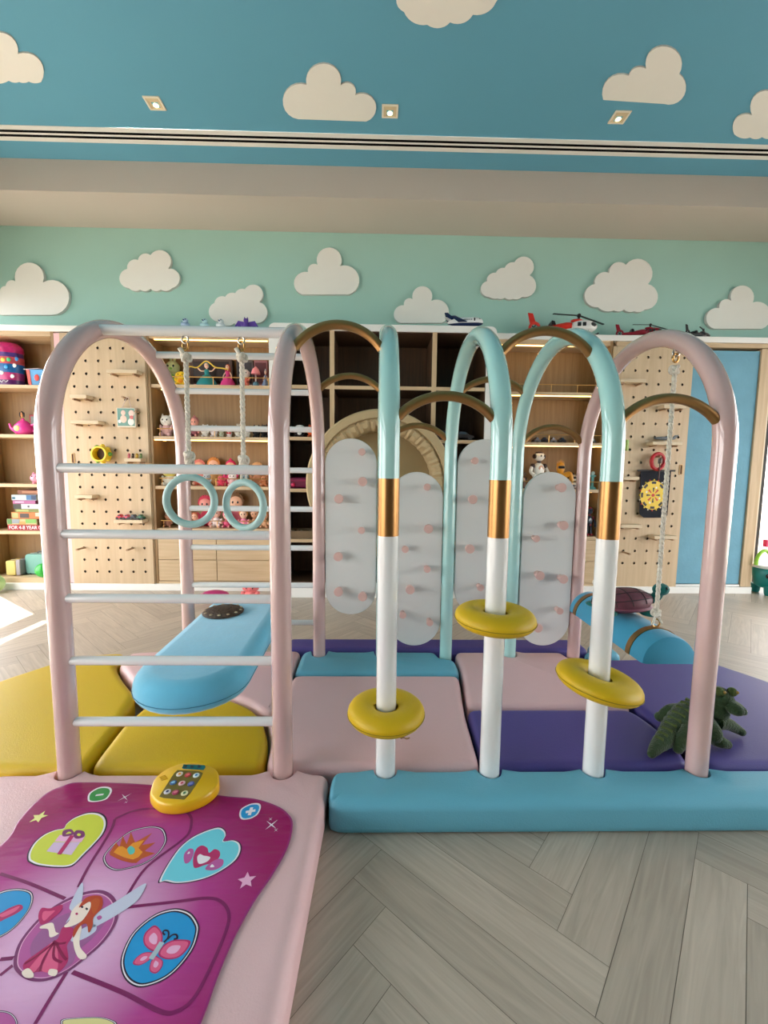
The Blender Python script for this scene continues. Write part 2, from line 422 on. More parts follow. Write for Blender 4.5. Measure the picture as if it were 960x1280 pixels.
# clockwise in the picture: left, top, right, bottom
wall_cloud([(0, 227, .06), (0, 166, .2), (14, 155, .3), (38, 143, .7), (107, 146, .65), (130, 227, 0)], 'flat-bottomed white cloud board cut by the left edge of the photo', o0, 2)
wall_cloud([(322, 160, .45), (318, 112, .3), (345, 90, .3), (376, 78, .55), (420, 112, .5), (430, 160, .18), (402, 164, .18), (376, 162, .18), (350, 164, .18)], 'white cloud board above the left pegboard, wavy all round', o0, 2)
wall_cloud([(545, 243, .4), (536, 197, .25), (563, 182, .2), (588, 173, .2), (612, 163, .6), (648, 195, .45), (640, 248, .15), (610, 252, .15), (585, 248, .15), (562, 253, .1)], 'small tilted white cloud board just over the purple toy', o0, 2)
wall_cloud([(755, 176, .48), (770, 120, .35), (794, 102, .8), (850, 105, .5), (872, 176, 0)], 'flat-bottomed white cloud board above the brass arch and white cabinet', o0, 2)
wall_cloud([(40, 247, .45), (50, 203, .35), (72, 188, .75), (118, 192, .5), (145, 247, 0)], 'flat-bottomed white cloud board standing behind the toy airplane tail', o1, 2)
wall_cloud([(262, 182, .45), (257, 143, .25), (280, 122, .2), (302, 110, .2), (326, 96, .65), (364, 128, .45), (345, 182, .15), (322, 187, .15), (302, 184, .15), (284, 186, .1)], 'small tilted white cloud board left of the red rescue helicopter', o1, 2)
wall_cloud([(535, 208, .5), (527, 150, .3), (563, 122, .35), (605, 102, .55), (660, 150, .45), (652, 214, .15), (625, 218, .15), (600, 214, .15), (575, 216, .15)], 'largest white cloud board, wavy-edged, above the two red helicopters', o1, 2)
wall_cloud([(825, 262, .48), (838, 210, .35), (868, 192, .75), (922, 196, .5), (945, 262, 0)], 'flat-bottomed white cloud board furthest right over the blue panel', o1, 2)
ceil_cloud([(-90, 200, .4), (-80, 120, .3), (-10, 82, .25), (45, 135, .35), (103, 205, .12), (72, 204, .12), (48, 205, .12), (22, 202, .12), (-30, 205, .1)], 'white ceiling cloud cut by the left edge of the photo', (0, 0), 2)
ceil_cloud([(745, 298, .55), (766, 212, .62), (852, 213, .4), (888, 238, .55), (915, 304, 0)], 'white ceiling cloud with a flat base in the middle of the blue ceiling', (0, 0), 2)
ceil_cloud([(50, 30, .4), (60, -30, .4), (110, -80, .4), (190, -70, .4), (260, -30, .4), (280, 5, .18), (222, 37, .2), (165, 56, .2), (108, 62, .18)], 'white ceiling cloud cut by the top edge of the photo', (480, 0), 2)
ceil_cloud([(548, 250, .32), (612, 189, .25), (655, 172, .75), (738, 185, .42), (700, 260, 0)], 'leaning white ceiling cloud above the right downlight', (480, 0), 2)
ceil_cloud([(875, 335, .35), (920, 288, .35), (975, 230, .4), (1060, 240, .4), (1080, 330, .15), (1020, 345, .15), (978, 343, .15), (945, 343, .15), (915, 344, .15)], 'white ceiling cloud cut by the right edge of the photo', (480, 0), 2)

# ================================================================== CABINETS
ZTOP = 2.085
b = MB(); b.box(XL, -0.79, YC - .015, YW, 2.04, ZTOP, WHITE); b.box(0.925, XR, YC - .015, YW, 2.04, ZTOP, WHITE); b.box(-0.79, .925, YC + .235, YW, 2.04, ZTOP, WHITE)
struct(b.build('trim_2', bevel=0.004), 'white top ledge running along the toy cabinets', 'ledge')
b = MB(); b.box(XL, -0.812, YC - .022, YW - .02, 0, 0.055, WHITE); b.box(0.925, 3.165, YC - .022, YW - .02, 0, 0.055, WHITE)
struct(b.build('baseboard_back', bevel=0.003), 'white plinth under the toy cabinets', 'baseboard')
YK = 3.68      # inner back of the side units
def zpx(px, py, Y=YC): return P(px, py, Y=Y).z
OAKI = wood('oak_cabinet_lining', (156, 124, 82), (136, 106, 66), 'z')
def unit(name, label, x0, x1, shelves, zlow, inner=OAKI, ztop=2.04, th=0.022, led=(), fascia=0.035):
    t = thing(name, label, 'cabinet', ((x0 + x1)/2, YC, 0.055))
    b = MB()
    b.box(x0, x0 + th, YC, YK, .055, ztop, inner); b.box(x1 - th, x1, YC, YK, .055, ztop, inner)
    b.box(x0 + th, x1 - th, YK - .012, YK, .055, ztop, inner); b.box(x0 + th, x1 - th, YC, YK - .012, ztop - fascia, ztop, OAKX)
    b.box(x0 + th, x1 - th, YC, YK - .012, .055, zlow, OAKX)
    b.build('carcass', t, bevel=0.0015)
    for z in shelves:
        s = MB(); s.box(x0 + th, x1 - th, YC + .004, YK - .012, z - .026, z, OAKX); s.build('shelf', t, bevel=0.0015)
    for z in led:
        s = MB(); s.box(x0 + th + .03, x1 - th - .03, YC + .016, YC + .026, z - .007, z - .0005, LED); s.build('led_strip', t, smooth=0)
    return t
S1Z = [zpx(40, y) for y in (481, 543, 605, 664)]; S1F = zpx(40, 722)
XA = P(78, 600, Y=YC).x
U1 = unit('open_toy_cabinet', 'oak open shelf unit at the far left, packed with games and bags', XL + .02, XA, S1Z, S1F)
for z in S1Z[0:]:
    b = MB(); b.lathe([(.012, z - .030), (.012, z - .0265)], LEDS, (XL + .10, YC + .1, 0), 14); b.build('led_spot', U1)
X3a, X3b = P(190, 600, Y=YC).x, -0.812
S3Z = [zpx(270, y) for y in (481, 546, 608, 661)]
U3 = unit('doll_cabinet', 'oak doll cabinet with lit shelves above four drawers, left of the white cabinet', X3a, X3b, S3Z, .075, led=(2.005,))
for z in S3Z[:3]:
    b = MB(); b.lathe([(.012, z - .030), (.012, z - .0265)], LEDS, (X3a + .07, YC + .09, 0), 14); b.build('led_spot', U3)
b = MB(); b.box(X3a + .03, X3b - .03, YC + .006, YC + .014, S3Z[1] - .033, S3Z[1] - .0265, LED); b.build('led_strip', U3, smooth=0)
def drawers(t, x0, x1, ztop, zmid, zbot, xm):
    for (a, c) in ((x0, xm), (xm, x1)):
        for (z0, z1) in ((zmid, ztop), (zbot, zmid)):
            d = MB(); d.box(a + .0025, c - .0025, YC - .002, YC + .014, z0 + .0025, z1 - .0025, OAKX); d.build('drawer', t, bevel=0.0015)
drawers(U3, X3a + .024, X3b - .024, S3Z[3] - .03, zpx(271, 700), .078, P(271, 700, Y=YC).x)
b = MB(); b.box(X3a + .022, X3b - .022, YC + .014, YK - .013, .076, S3Z[3] - .027, OAKX); b.build('drawer_box', U3, smooth=0)
X5a, X5b = 0.93, 1.875
S5Z = [zpx(690, y) for y in (490, 553)] + [zpx(745, y) for y in (612, 671)]
U5 = unit('robot_cabinet', 'oak cabinet with glowing shelves of robots, right of the white cabinet', X5a, X5b, S5Z, .075, led=(2.005,))
for z in S5Z[:2]:
    b = MB(); b.box(X5a + .03, X5b - .03, YC + .006, YC + .014, z - .033, z - .0265, LED); b.build('led_strip', U5, smooth=0)
for z in S5Z[1:3]:
    b = MB(); b.lathe([(.012, z - .030), (.012, z - .0265)], LEDS, (X5b - .07, YC + .09, 0), 14); b.build('led_spot', U5)
drawers(U5, X5a + .024, X5b - .024, S5Z[3] - .03, zpx(745, 702), .078, (X5a + X5b)/2)
b = MB(); b.box(X5a + .022, X5b - .022, YC + .014, YK - .013, .076, S5Z[3] - .027, OAKX); b.build('drawer_box', U5, smooth=0)
def rail(t, x0, x1, z, h, y=YC + .02):
    r = MB(); r.tube([(x0, y, z + h), (x1, y, z + h)], .0035, BRASSW, 8)
    n = 5
    for i in range(n):
        x = x0 + .02 + (x1 - x0 - .04)*i/(n - 1); r.tube([(x, y, z), (x, y, z + h)], .0028, BRASSW, 8)
    r.build('brass_rail', t)
for z in S3Z: rail(U3, X3a + .05, X3b - .03, z, .062)
for z in S5Z[:3]: rail(U5, X5a + .03, X5b - .03, z, .062)
# white cabinet in the middle, standing proud of the others
t = thing('cube_cabinet', 'large white framed cube cabinet with dark lining in the middle of the wall', 'cabinet', (.06, YCC, 0)); UC = t
CX0, CX1, CZ1 = P(336, 440, Y=YCC).x, P(621, 430, Y=YCC).x, 2.075
cx0, cx1 = P(350, 440, Y=YCC).x, P(608, 460, Y=YCC).x
zi0, zi1 = P(378, 728.5, Y=YCC).z, P(480, 414, Y=YCC).z
b = MB(); out = rrect(CX0, CX1, 0.0, CZ1, .045, 6); inn = rrect(cx0, cx1, zi0, zi1, .002, 6); n = len(out)
yb = YK - .01
vs = [(x, YCC, z) for x, z in out] + [(x, YCC, z) for x, z in inn] + [(x, yb, z) for x, z in out] + [(x, yb, z) for x, z in inn]
fs = []
for i in range(n):
    j = (i + 1) % n
    fs += [(i, n + i, n + j, j), (2*n + i, 2*n + j, 3*n + j, 3*n + i), (i, j, 2*n + j, 2*n + i), (n + i, 3*n + i, 3*n + j, n + j)]
b.add(vs, fs, WHITE); b.build('frame', t, bevel=0.002)
b = MB(); b.box(cx0, cx1, yb - .02, yb - .005, zi0, zi1, DARKW); b.build('back_panel', t, smooth=0)
LINE = DARKW
b = MB()
b.box(cx0, cx0 + .006, YCC + .012, yb - .02, zi0, zi1, LINE); b.box(cx1 - .006, cx1, YCC + .012, yb - .02, zi0, zi1, LINE)
b.box(cx0 + .006, cx1 - .006, YCC + .012, yb - .02, zi1 - .006, zi1, LINE); b.box(cx0 + .006, cx1 - .006, YCC + .012, yb - .02, zi0, zi0 + .006, LINE)
b.build('lining', t, smooth=0)
dx1, dx2 = P(415, 460, Y=YCC).x, P(543, 460, Y=YCC).x
CZ = [P(380, y, Y=YCC).z for y in (481, 546, 611, 674)]
CZR = [P(575, y, Y=YCC).z for y in (484, 550, 614, 677)]
def divider(x):
    b = MB(); b.box(x - .017, x + .017, YCC + .004, YCC + .016, zi0, zi1, OAK); b.box(x - .013, x + .013, YCC + .016, yb - .02, zi0, zi1, LINE); b.build('divider', t, smooth=0)
divider(dx1); divider(dx2)
def cshelf(a, c, z):
    b = MB(); b.box(a, c, YCC + .005, YCC + .017, z - .026, z, OAKX); b.box(a, c, YCC + .017, yb - .02, z - .026, z, LINE); b.build('shelf', t, smooth=0)
for z in CZ: cshelf(cx0 + .006, dx1 - .013, z)
cshelf(dx1 + .013, dx2 - .013, (CZ[0] + CZR[0])/2)
for z in CZR: cshelf(dx2 + .013, cx1 - .006, z)
# padded crawl-through ring on the cabinet front
BEI = mat('beige_canvas', (178, 158, 120), 0.8, var=0.06, scale=20, bump=0.15, bscale=200)
c = P(475, 605, Y=3.08); R0 = 0.535
t = thing('crawl_tunnel', 'round beige padded crawl tunnel with ruffled lining behind the climbing boards', 'play tunnel', (c.x, 3.25, c.z - R0))
seg = 72
def ring_mesh(prof, m, wave=0.0, nw=34):
    b = MB(); vs = []
    for k in range(seg*2):
        a = PI*k/seg
        for r, y in prof:
            rr = r + wave*math.sin(a*nw)*(1 if r not in (prof[0][0], prof[-1][0]) else 0) + wave*.5*math.sin(a*nw*1.7 + 1)
            vs.append((c.x + rr*math.cos(a), y + wave*1.5*math.sin(a*nw + .7), c.z + rr*math.sin(a)))
    n = len(prof); N = seg*2; fs = []
    for k in range(N):
        for i in range(n - 1): fs.append((k*n + i, k*n + i + 1, ((k + 1) % N)*n + i + 1, ((k + 1) % N)*n + i))
    return b.add(vs, fs, m)
ring_mesh([(R0, YCC - .001), (R0, 3.08), (R0 - .012, 3.066), (R0 - .06, 3.066), (R0 - .066, 3.08), (R0 - .066, YCC - .001)], BEI).build('rim', t)
ring_mesh([(R0 - .067, 3.09), (R0 - .085, 3.075), (R0 - .12, 3.085), (R0 - .145, 3.12), (R0 - .15, YCC - .006)], BEI, .005, 58).build('ruffled_lining', t)
b = MB(); b.lathe([(R0 - .13, 0), (R0 - .13, .01)], mat('beige_lining', (150, 130, 92), 0.85, var=.08), (c.x, YCC - .002, c.z), 64, 'y'); b.build('back_cloth', t)

# ---- pegboards
def pegboard(name, label, x0, x1, z0, z1, hx, hz, y=YC - .012, th=0.012):
    t = thing(name, label, 'pegboard', ((x0 + x1)/2, y, z0))
    b = MB(); r = 0.0105; HO = mat('peg_hole_dark', (30, 20, 12), 0.9)
    xe = [x0] + [(hx[i] + hx[i + 1])/2 for i in range(len(hx) - 1)] + [x1]
    ze = [z0] + [(hz[i] + hz[i + 1])/2 for i in range(len(hz) - 1)] + [z1]
    ring = [(-1, -1), (0, -1), (1, -1), (1, 0), (1, 1), (0, 1), (-1, 1), (-1, 0)]
    for i, cx in enumerate(hx):
        for j, cz in enumerate(hz):
            o = []; q = []; w = []
            for k, (a, d) in enumerate(ring):
                X = xe[i] if a < 0 else (xe[i + 1] if a > 0 else cx); Z = ze[j] if d < 0 else (ze[j + 1] if d > 0 else cz)
                o.append((X, y, Z)); n = math.hypot(a, d); q.append((cx + r*a/n, y, cz + r*d/n)); w.append((cx + r*a/n, y + th, cz + r*d/n))
            b.add(o + q, [(k, (k + 1) % 8, 8 + (k + 1) % 8, 8 + k) for k in range(8)], BIRCH)
            b.add(q + w, [(k, (k + 1) % 8, 8 + (k + 1) % 8, 8 + k) for k in range(8)] + [tuple(range(8, 16))], HO)
    b.box(x0, x1, y + th, y + th + .004, z0, z1, BIRCH)
    b.add([(x0, y, z0), (x1, y, z0), (x1, y, z1), (x0, y, z1), (x0, y + th, z0), (x1, y + th, z0), (x1, y + th, z1), (x0, y + th, z1)], [(0, 4, 5, 1), (1, 5, 6, 2), (2, 6, 7, 3), (3, 7, 4, 0)], BIRCH)
    b.build('board', t, smooth=0)
    return t
YP = YC - .012
hx = [P(93 + 15.75*i, 483, Y=YP).x for i in range(6)]; st = (hx[-1] - hx[0])/5; hx = [hx[0] + st*i for i in range(6)]
zA, zB = P(125, 435, Y=YP).z, P(150, 714.5, Y=YP).z
hz = [zB + (zA - zB)*i/18 for i in range(19)]
PB1X0, PB1X1 = P(85, 600, Y=YP).x, P(187.5, 600, Y=YP).x
PB1 = pegboard('pegboard', 'birch pegboard panel on the left, seen inside the pink arch', PB1X0, PB1X1, .0555, 2.03, hx, hz)
hx2 = [P(793 + 15*i, 478.5, Y=YP).x for i in range(5)]; st = (hx2[-1] - hx2[0])/4; hx2 = [hx2[0] + st*(i - 1) for i in range(6)]
zA, zB = P(825, 447, Y=YP).z, P(810, 704, Y=YP).z
n_ = round((zA - zB)/.102); hz2 = [zB + (zA - zB)*i/n_ for i in range(n_ + 1)]
PB2X0, PB2X1 = 1.90, P(867, 450, Y=YP).x
PB2 = pegboard('pegboard', 'birch pegboard panel on the right holding the dartboard', PB2X0, PB2X1, .0555, 2.0, hx2, hz2)
def grip(t, px, py):
    c = P(px, py, Y=YP - .001); g = MB()
    pts = [(c.x + x, YP - .002, c.z + z) for x, z in rrect(-.011, .011, -.04, .04, .0108, 5)]
    g.tube(pts, .004, mat('light_grip', (222, 190, 140), .5), 8, closed=True)
    g.prism([(p[0], YP - .0015, p[2]) for p in pts], (0, .001, 0), mat('grip_dark', (92, 58, 34), .7)); g.build('finger_grip', t)
grip(PB1, 91.5, 573); grip(PB2, 851, 587)
PANB = mat('blue_suede_board', (112, 164, 186), 0.85, var=0.2, scale=5, bump=0.2, bscale=40)
PANP = mat('pink_suede_board', (232, 190, 194), 0.85, var=0.05, scale=6)
b = MB(); x1_ = P(951, 450, Y=YC).x
b.box(PB2X1 + .002, x1_, YC + .01, YC + .03, .075, 1.985, PANB); tag(b.build('blue_sliding_panel', bevel=0.002), 'blue suede sliding panel right of the dartboard pegboard', 'panel')
b = MB(); b.box(XA + .002, PB1X0 - .0015, YC - .002, YC + .02, .06, 2.03, PANP); tag(b.build('pink_sliding_panel', bevel=0.001), 'narrow strip of pink panel beside the left pegboard', 'panel')
b = MB(); b.box(x1_ + .001, 3.165, YC - .005, YW - .02, .056, 2.0, OAK); b.box(PB2X0, 3.165, YC - .004, YW - .02, 2.005, 2.038, OAKX); tag(b.build('end_post', bevel=0.002), 'oak end frame right of the blue panel', 'cabinet frame')
b = MB(); b.box(PB2X1 + .002, x1_, YC + .0, YC + .04, .057, .073, mat('alu_track', (206, 206, 204), .3, .8)); tag(b.build('sliding_track', bevel=.001), 'aluminium sliding track under the blue panel', 'track')
b = MB(); b.box(X5b + .001, PB2X0 - .001, YC - .01, YK, .06, 2.0, OAK); tag(b.build('side_post', bevel=.001), 'oak upright between the robot cabinet and right pegboard', 'cabinet frame')
b = MB(); b.box(PB1X1 + .002, X3a - .002, YC - .006, YK, .06, 2.03, OAK); tag(b.build('side_post', bevel=.001), 'slim oak upright between left pegboard and doll cabinet', 'cabinet frame')
# ================================================================== CLIMBING GYM
Y1, Y2, ZM, ZA = 1.196, 2.01, 0.10, 1.477
RA = (Y2 - Y1)/2; ZS = ZA - RA; YM = (Y1 + Y2)/2; RT = 0.0298
GX = [-0.902, -0.271, 0.036, 0.351, 0.668, 0.987]
def arch_pts(x, z0=0.004, z1=None):
    """front foot, over the top, to the back foot"""
    pts = [(x, Y1, z) for z in (z0, .1, .3, .6, .9)] + [(x, YM - RA*math.cos(a), ZS + RA*math.sin(a)) for a in [PI*i/36 for i in range(37)]] + [(x, Y2, z) for z in (.9, .6, .3, .1, 0.004)]
    return pts
GYM = thing('climbing_gym', 'arched pastel climbing frame with pink, aqua and white poles and brass links', 'climbing frame', (0.04, YM, 0))
zb0 = [P(486, 669, Y=Y1).z, P(611, 671, Y=Y1).z, P(748, 673, Y=Y1).z]; zb1 = [P(486, 598, Y=Y1).z, P(625, 600, Y=Y1).z, P(766, 602, Y=Y1).z]
for i, x in enumerate(GX):
    if i in (0, 1, 5):
        b = MB(); b.tube(arch_pts(x), RT, TPINK, 20); o = b.build('arch_pole', GYM); o['label'] = 'blush pink arched pole'
    else:
        k = i - 2
        pts = [(x, Y1, z) for z in (zb1[k], zb1[k] + .02)] + [p for p in arch_pts(x) if not (p[1] == Y1 and p[2] < ZS - .001)]
        b = MB(); b.tube(pts, RT, TAQUA, 20); o = b.build('arch_pole', GYM); o['label'] = 'aqua arched pole'
        b = MB(); b.tube([(x, Y1, zb0[k]), (x, Y1, zb1[k])], RT + .0008, GOLD, 24); q = b.build('brass_sleeve', o); q['label'] = 'shiny brass sleeve'
        b = MB(); b.tube([(x, Y1, .004), (x, Y1, zb0[k])], RT, TWHITE, 20); q = b.build('white_pole', o); q['label'] = 'white lower pole'
# ladder rungs
def rung(x0, x1, y, z, r, m, name='rung'):
    b = MB(); b.tube([(x0, y, z), (x1, y, z)], r, m, 14); return b.build(name, GYM)
for y in (586.3, 668.3, 748.2, 825.8, 901.8):
    rung(GX[0] + RT*.8, GX[1] - RT*.8, Y1, P(210, y, Y=Y1).z, .0135, TWHITE)
for y in (537, 588, 636.5, 685, 731.5, 778):
    rung(GX[0] + RT*.8, GX[1] - RT*.8, Y2, P(378, y, Y=Y2).z, .0135, TWHITE)
def arch_z(y): return ZS + math.sqrt(max(0, RA*RA - (y - YM)**2))
yy = YM - .185; ZRAIL = arch_z(yy) + .004; YRAIL = yy
rung(GX[0] + RT*.5, GX[1] - RT*.5, YRAIL, ZRAIL, .0165, TWHITE, 'top_rail')
def on_arch(px, py, back=True):
    y = YM + .02 if back else YM
    for _ in range(60):
        z = P(px, py, Y=y).z
        if z > arch_z(y): y -= 0
        y += (0.01 if arch_z(y) > z else -0.01)*.6
        y = min(y, Y2)
    return y
for y in (444, 488):
    ya = on_arch(280, y); rung(GX[0] + RT*.5, GX[1] - RT*.5, ya, arch_z(ya), .0135, TWHITE)
# brass cross arches between neighbouring poles
def cross(i, j, py, pytop, back=False):
    xa, xb = GX[i], GX[j]
    y = Y2 if back else Y1
    xm = 480 + (xa + xb)/2/y*530
    z = P(xm, py, Y=y).z
    if z > ZS:
        ya = y
        for _ in range(80):
            z = P(xm, py, Y=ya).z
            d = (RA*RA - (z - ZS)**2)
            yt = YM + (1 if back else -1)*math.sqrt(max(d, 0)); ya += (yt - ya)*.3
        y = ya; z = P(xm, py, Y=y).z
    zt = P(xm, pytop, Y=y).z; h = zt - z; w = (xb - xa)/2 - RT*.75
    R = (w*w + h*h)/(2*h); a0 = math.asin(min(1, w/R)); cz = zt - R
    if h > w: a0 = PI - a0
    pts = [((xa + xb)/2 + R*math.sin(a), y, cz + R*math.cos(a)) for a in [-a0 + 2*a0*k/24 for k in range(25)]]
    b = MB(); b.tube(pts, .0142, BRONZE, 14); b.build('brass_cross_arch', GYM)
cross(1, 2, 436, 406); cross(2, 3, 523, 495); cross(3, 4, 443, 414); cross(4, 5, 526, 498)
cross(1, 2, 487, 470, True); cross(2, 3, 549, 532, True); cross(3, 4, 490, 474, True); cross(4, 5, 553, 534, True)
# foam discs on the white poles
def disc(x, py, R, hgt, tilt):
    z = P(480 + x/Y1*530, py, Y=Y1).z
    rot = Matrix.Rotation(math.radians(tilt), 3, 'Y')
    prof = [(RT + .004, -hgt*.55)] + [((R + RT)/2 + (R - RT)/2*math.cos(a)*1.0, hgt*math.sin(a)) for a in [math.radians(v) for v in range(-150, 151, 15)]] + [(RT + .004, hgt*.55)]
    b = MB(); b.lathe(prof, LYEL, (0, 0, 0), 48, caps=False)
    b.v = [rot @ v + Vector((x, Y1, z)) for v in b.v]
    o = b.build('foam_disc', GYM)
    s = MB(); pts = [rot @ Vector((R*1.003*math.cos(a), R*1.003*math.sin(a), -.004)) + Vector((x, Y1, z)) for a in [2*PI*k/48 for k in range(48)]]
    s.tube(pts, .0012, mat('seam_thread', (150, 130, 20), .8), 6, closed=True); s.build('piping', o)
disc(GX[2], 889, .114, .030, 0); disc(GX[3], 772, .116, .030, 1.5); disc(GX[4], 852, .120, .030, 10)
# white climbing boards with blush pegs
BRD = mat('white_climbing_board', (216, 218, 216), 0.45, var=0.02); PEG = mat('blush_peg', (214, 178, 170), 0.5)
def board(i, j, pxc, pyt, pyb, pegs):
    xa, xb = GX[i], GX[j]; xc = (xa + xb)/2; hw = (xb - xa)/2 - RT - .002; hw = min(hw, .126)
    zt, zb = P(pxc, pyt, Y=Y2 - .01).z, P(pxc, pyb, Y=Y2 - .01).z
    b = MB(); b.prism([(x, Y2 - .011, z) for x, z in rrect(xc - hw, xc + hw, zb, zt, hw*.999, 14)], (0, .022, 0), BRD)
    o = b.build('climbing_board', GYM, bevel=.003)
    for px, py, big in pegs:
        c = P(px, py, Y=Y2 - .055); r = (.0215 if big else .0165)
        g = MB(); g.lathe([(r*.72, 0), (r*.72, .012), (r*.8, .03), (r, .036), (r, .042), (r*.93, .0445)], PEG, (c.x, Y2 - .0108, c.z), 20, 'y'); g.build('peg_hold', o)
    return o
q = lambda l, ox, oy, s: [(ox + x/s, oy + y/s, k) for x, y, k in l]
A_ = q([(267, 276, 0), (270, 413, 1), (160, 493, 1), (265, 639, 0), (157, 761, 1), (158, 924, 1), (270, 946, 1)], 380, 490, 3.69)
B_ = q([(569, 439, 0), (575, 632, 1), (467, 727, 0), (569, 819, 0), (490, 914, 1), (456, 1031, 0), (581, 1066, 0)], 380, 490, 3.69)
C_ = q([(790, 317, 0), (780, 496, 1), (767, 725, 1)], 380, 490, 3.69) + [(601, 735, 0), (617, 746, 0)]
D_ = q([(234, 140, 1), (241, 274, 1), (144, 321, 0), (157, 452, 1), (240, 464, 1), (227, 577, 0), (150, 637, 1)], 620, 560, 2.824)
board(1, 2, 440, 548, 768, A_); board(2, 3, 524, 590, 807, B_); board(3, 4, 605, 549, 768, C_); board(4, 5, 687, 590, 807, D_)

# ---- hanging rings
AQUAR = mat('ring_aqua', (168, 208, 206), 0.35, var=.02)
def knot(b, c, r, m):
    c = Vector(c)
    b.tube([c + Vector(((math.sin(t) + 2*math.sin(2*t))*.36, (math.cos(t) - 2*math.cos(2*t))*.28, -math.sin(3*t)*.75))*r for t in [2*PI*k/48 for k in range(48)]], r*.42, m, 8, closed=True)
    b.ball(c, r*.62, m, 10, 7)
def braid(b, p0, p1, r, m, n=None):
    p0, p1 = Vector(p0), Vector(p1); L = (p1 - p0).length; n = n or int(L/.006)
    for ph in (0, 2*PI/3, 4*PI/3):
        b.tube([p0.lerp(p1, k/n) + Vector((math.cos(ph + k*.75)*r*.52, math.sin(ph + k*.75)*r*.52, 0)) for k in range(n + 1)], r*.55, m, 6)
def clip(t, c, h):
    """small brass spring hook with an eye above"""
    b = MB(); c = Vector(c)
    b.tube([c + Vector((.010*math.sin(a), 0, -h/2 + h/2*math.cos(a))) for a in [2*PI*k/20 for k in range(20)]], .0032, STEEL, 8, closed=True)
    b.tube([c + Vector((.009*math.sin(a), .0, -h*1.25 + h*.62*math.cos(a))) for a in [2*PI*k/20 for k in range(20)]], .003, BRASSW, 8, closed=True)
    b.build('snap_hook', t)
def gym_ring(px_top, px_ring, py_ring, rpx_w, rpx_h, py_knot, label):
    c = P(px_ring, py_ring, Y=YRAIL); R = rpx_h/530*YRAIL - .012; ry = math.acos(min(1, rpx_w/rpx_h))
    xt = P(px_top, 440, Y=YRAIL).x
    t = thing('gym_ring', label, 'gym ring', (c.x, YRAIL, c.z - R), 'aqua gymnastic rings on ropes')
    clip(t, (xt, YRAIL, ZRAIL - .014), .024)
    zk = P(px_top, 447, Y=YRAIL).z; b = MB(); knot(b, (xt, YRAIL, zk), .014, ROPE)
    b.tube([(xt, YRAIL, zk), (xt - .016, YRAIL - .008, zk + .028)], .007, ROPE, 8); b.build('upper_knot', t)
    top = c.z + R
    zl = P(px_top, py_knot, Y=YRAIL).z; b = MB(); braid(b, (xt, YRAIL, zk - .012), (c.x, YRAIL, zl + .01), .0082, ROPE); b.build('rope', t)
    b = MB(); knot(b, (c.x, YRAIL, zl), .014, ROPE); knot(b, (c.x, YRAIL, zl - .022), .012, ROPE); b.build('lower_knot', t)
    b = MB(); zz = (zl - .03 + top)/2; hh = (zl - .03 - top)/2 + .006
    b.tube([(c.x + .008*math.sin(a), YRAIL, zz + hh*math.cos(a)) for a in [2*PI*k/20 for k in range(20)]], .004, ROPE, 8, closed=True); b.build('loop', t)
    b = MB(); b.tube([(c.x + R*math.cos(a)*math.cos(ry), YRAIL - R*math.cos(a)*math.sin(ry), c.z + R*math.sin(a)) for a in [2*PI*k/64 for k in range(64)]], .012, AQUAR, 16, closed=True); b.build('ring', t)
gym_ring(232, 238, 626, 34, 34, 570, 'left aqua gym ring hanging by a knotted rope')
gym_ring(302, 305.5, 631.5, 30.5, 33, 575, 'right aqua gym ring hanging by a knotted rope')

# ---- padded plank resting across the low rungs
SUED = mat('blue_velvet', (98, 184, 216), 0.85, var=0.1, scale=9, sheen=0.6, bump=0.1, bscale=60)
zr_f, zr_b = P(210, 901.8, Y=Y1).z + .0135, P(378, 778, Y=Y2).z + .0135
t = thing('padded_plank', 'blue velvet padded plank laid across the low rungs of the ladder', 'plank', (-.66, 1.6, min(zr_f, zr_b)))
pf, pb = P(219, 865, z=zr_f + .085), P(312, 757, z=zr_b + .085)
ax = Vector((pb.x - pf.x, pb.y - pf.y, 0)); 
yf, ye = 1.185, 2.055
xf, xe = -.592, -.618
hwf = .183
def plank_prof():
    """rounded ends, soft edges"""
    n = 14; base = []
    L0, L1 = yf, ye
    for k in range(n + 1):
        a = PI + PI*k/n; base.append((hwf*math.cos(a), L0 + .17 + .17*math.sin(a)))
    for k in range(n + 1):
        a = PI*k/n if k < n else PI; base.append((hwf*math.cos(a), L1 - .05 + .05*math.sin(a)**.6))
    return base
base = plank_prof(); b = MB(); N = len(base); vs = []
lay = [(.030, 0), (.012, .005), (.003, .018), (0, .036), (.003, .056), (.012, .074), (.028, .087), (.05, .093), (.053, .0931)]
def xc_(y): return xf + (xe - xf)*(y - yf)/(ye - yf)
def zc_(y): return zr_f + (zr_b - zr_f)*(y - Y1)/(Y2 - Y1)
cyc = (yf + ye)/2
for ins, h in lay:
    for x, y in base:
        sx = 1 - ins/hwf; sy = 1 - ins/((ye - yf)/2); y_ = cyc + (y - cyc)*sy
        vs.append((xc_(y_) + x*sx, y_, zc_(y_) + .001 + h))
fs = [(k*N + i, k*N + (i + 1) % N, (k + 1)*N + (i + 1) % N, (k + 1)*N + i) for k in range(len(lay) - 1) for i in range(N)]
fs += [tuple(range(N - 1, -1, -1)), tuple((len(lay) - 1)*N + i for i in range(N))]
b.add(vs, fs, SUED); b.build('cushion', t, smooth=50)
b = MB(); pts = [(xc_(y) + x*1.001, y, zc_(y) + .03) for x, y in base]; b.tube(pts, .0012, mat('velvet_seam', (60, 130, 160), .8), 6, closed=True); b.build('seam', t)
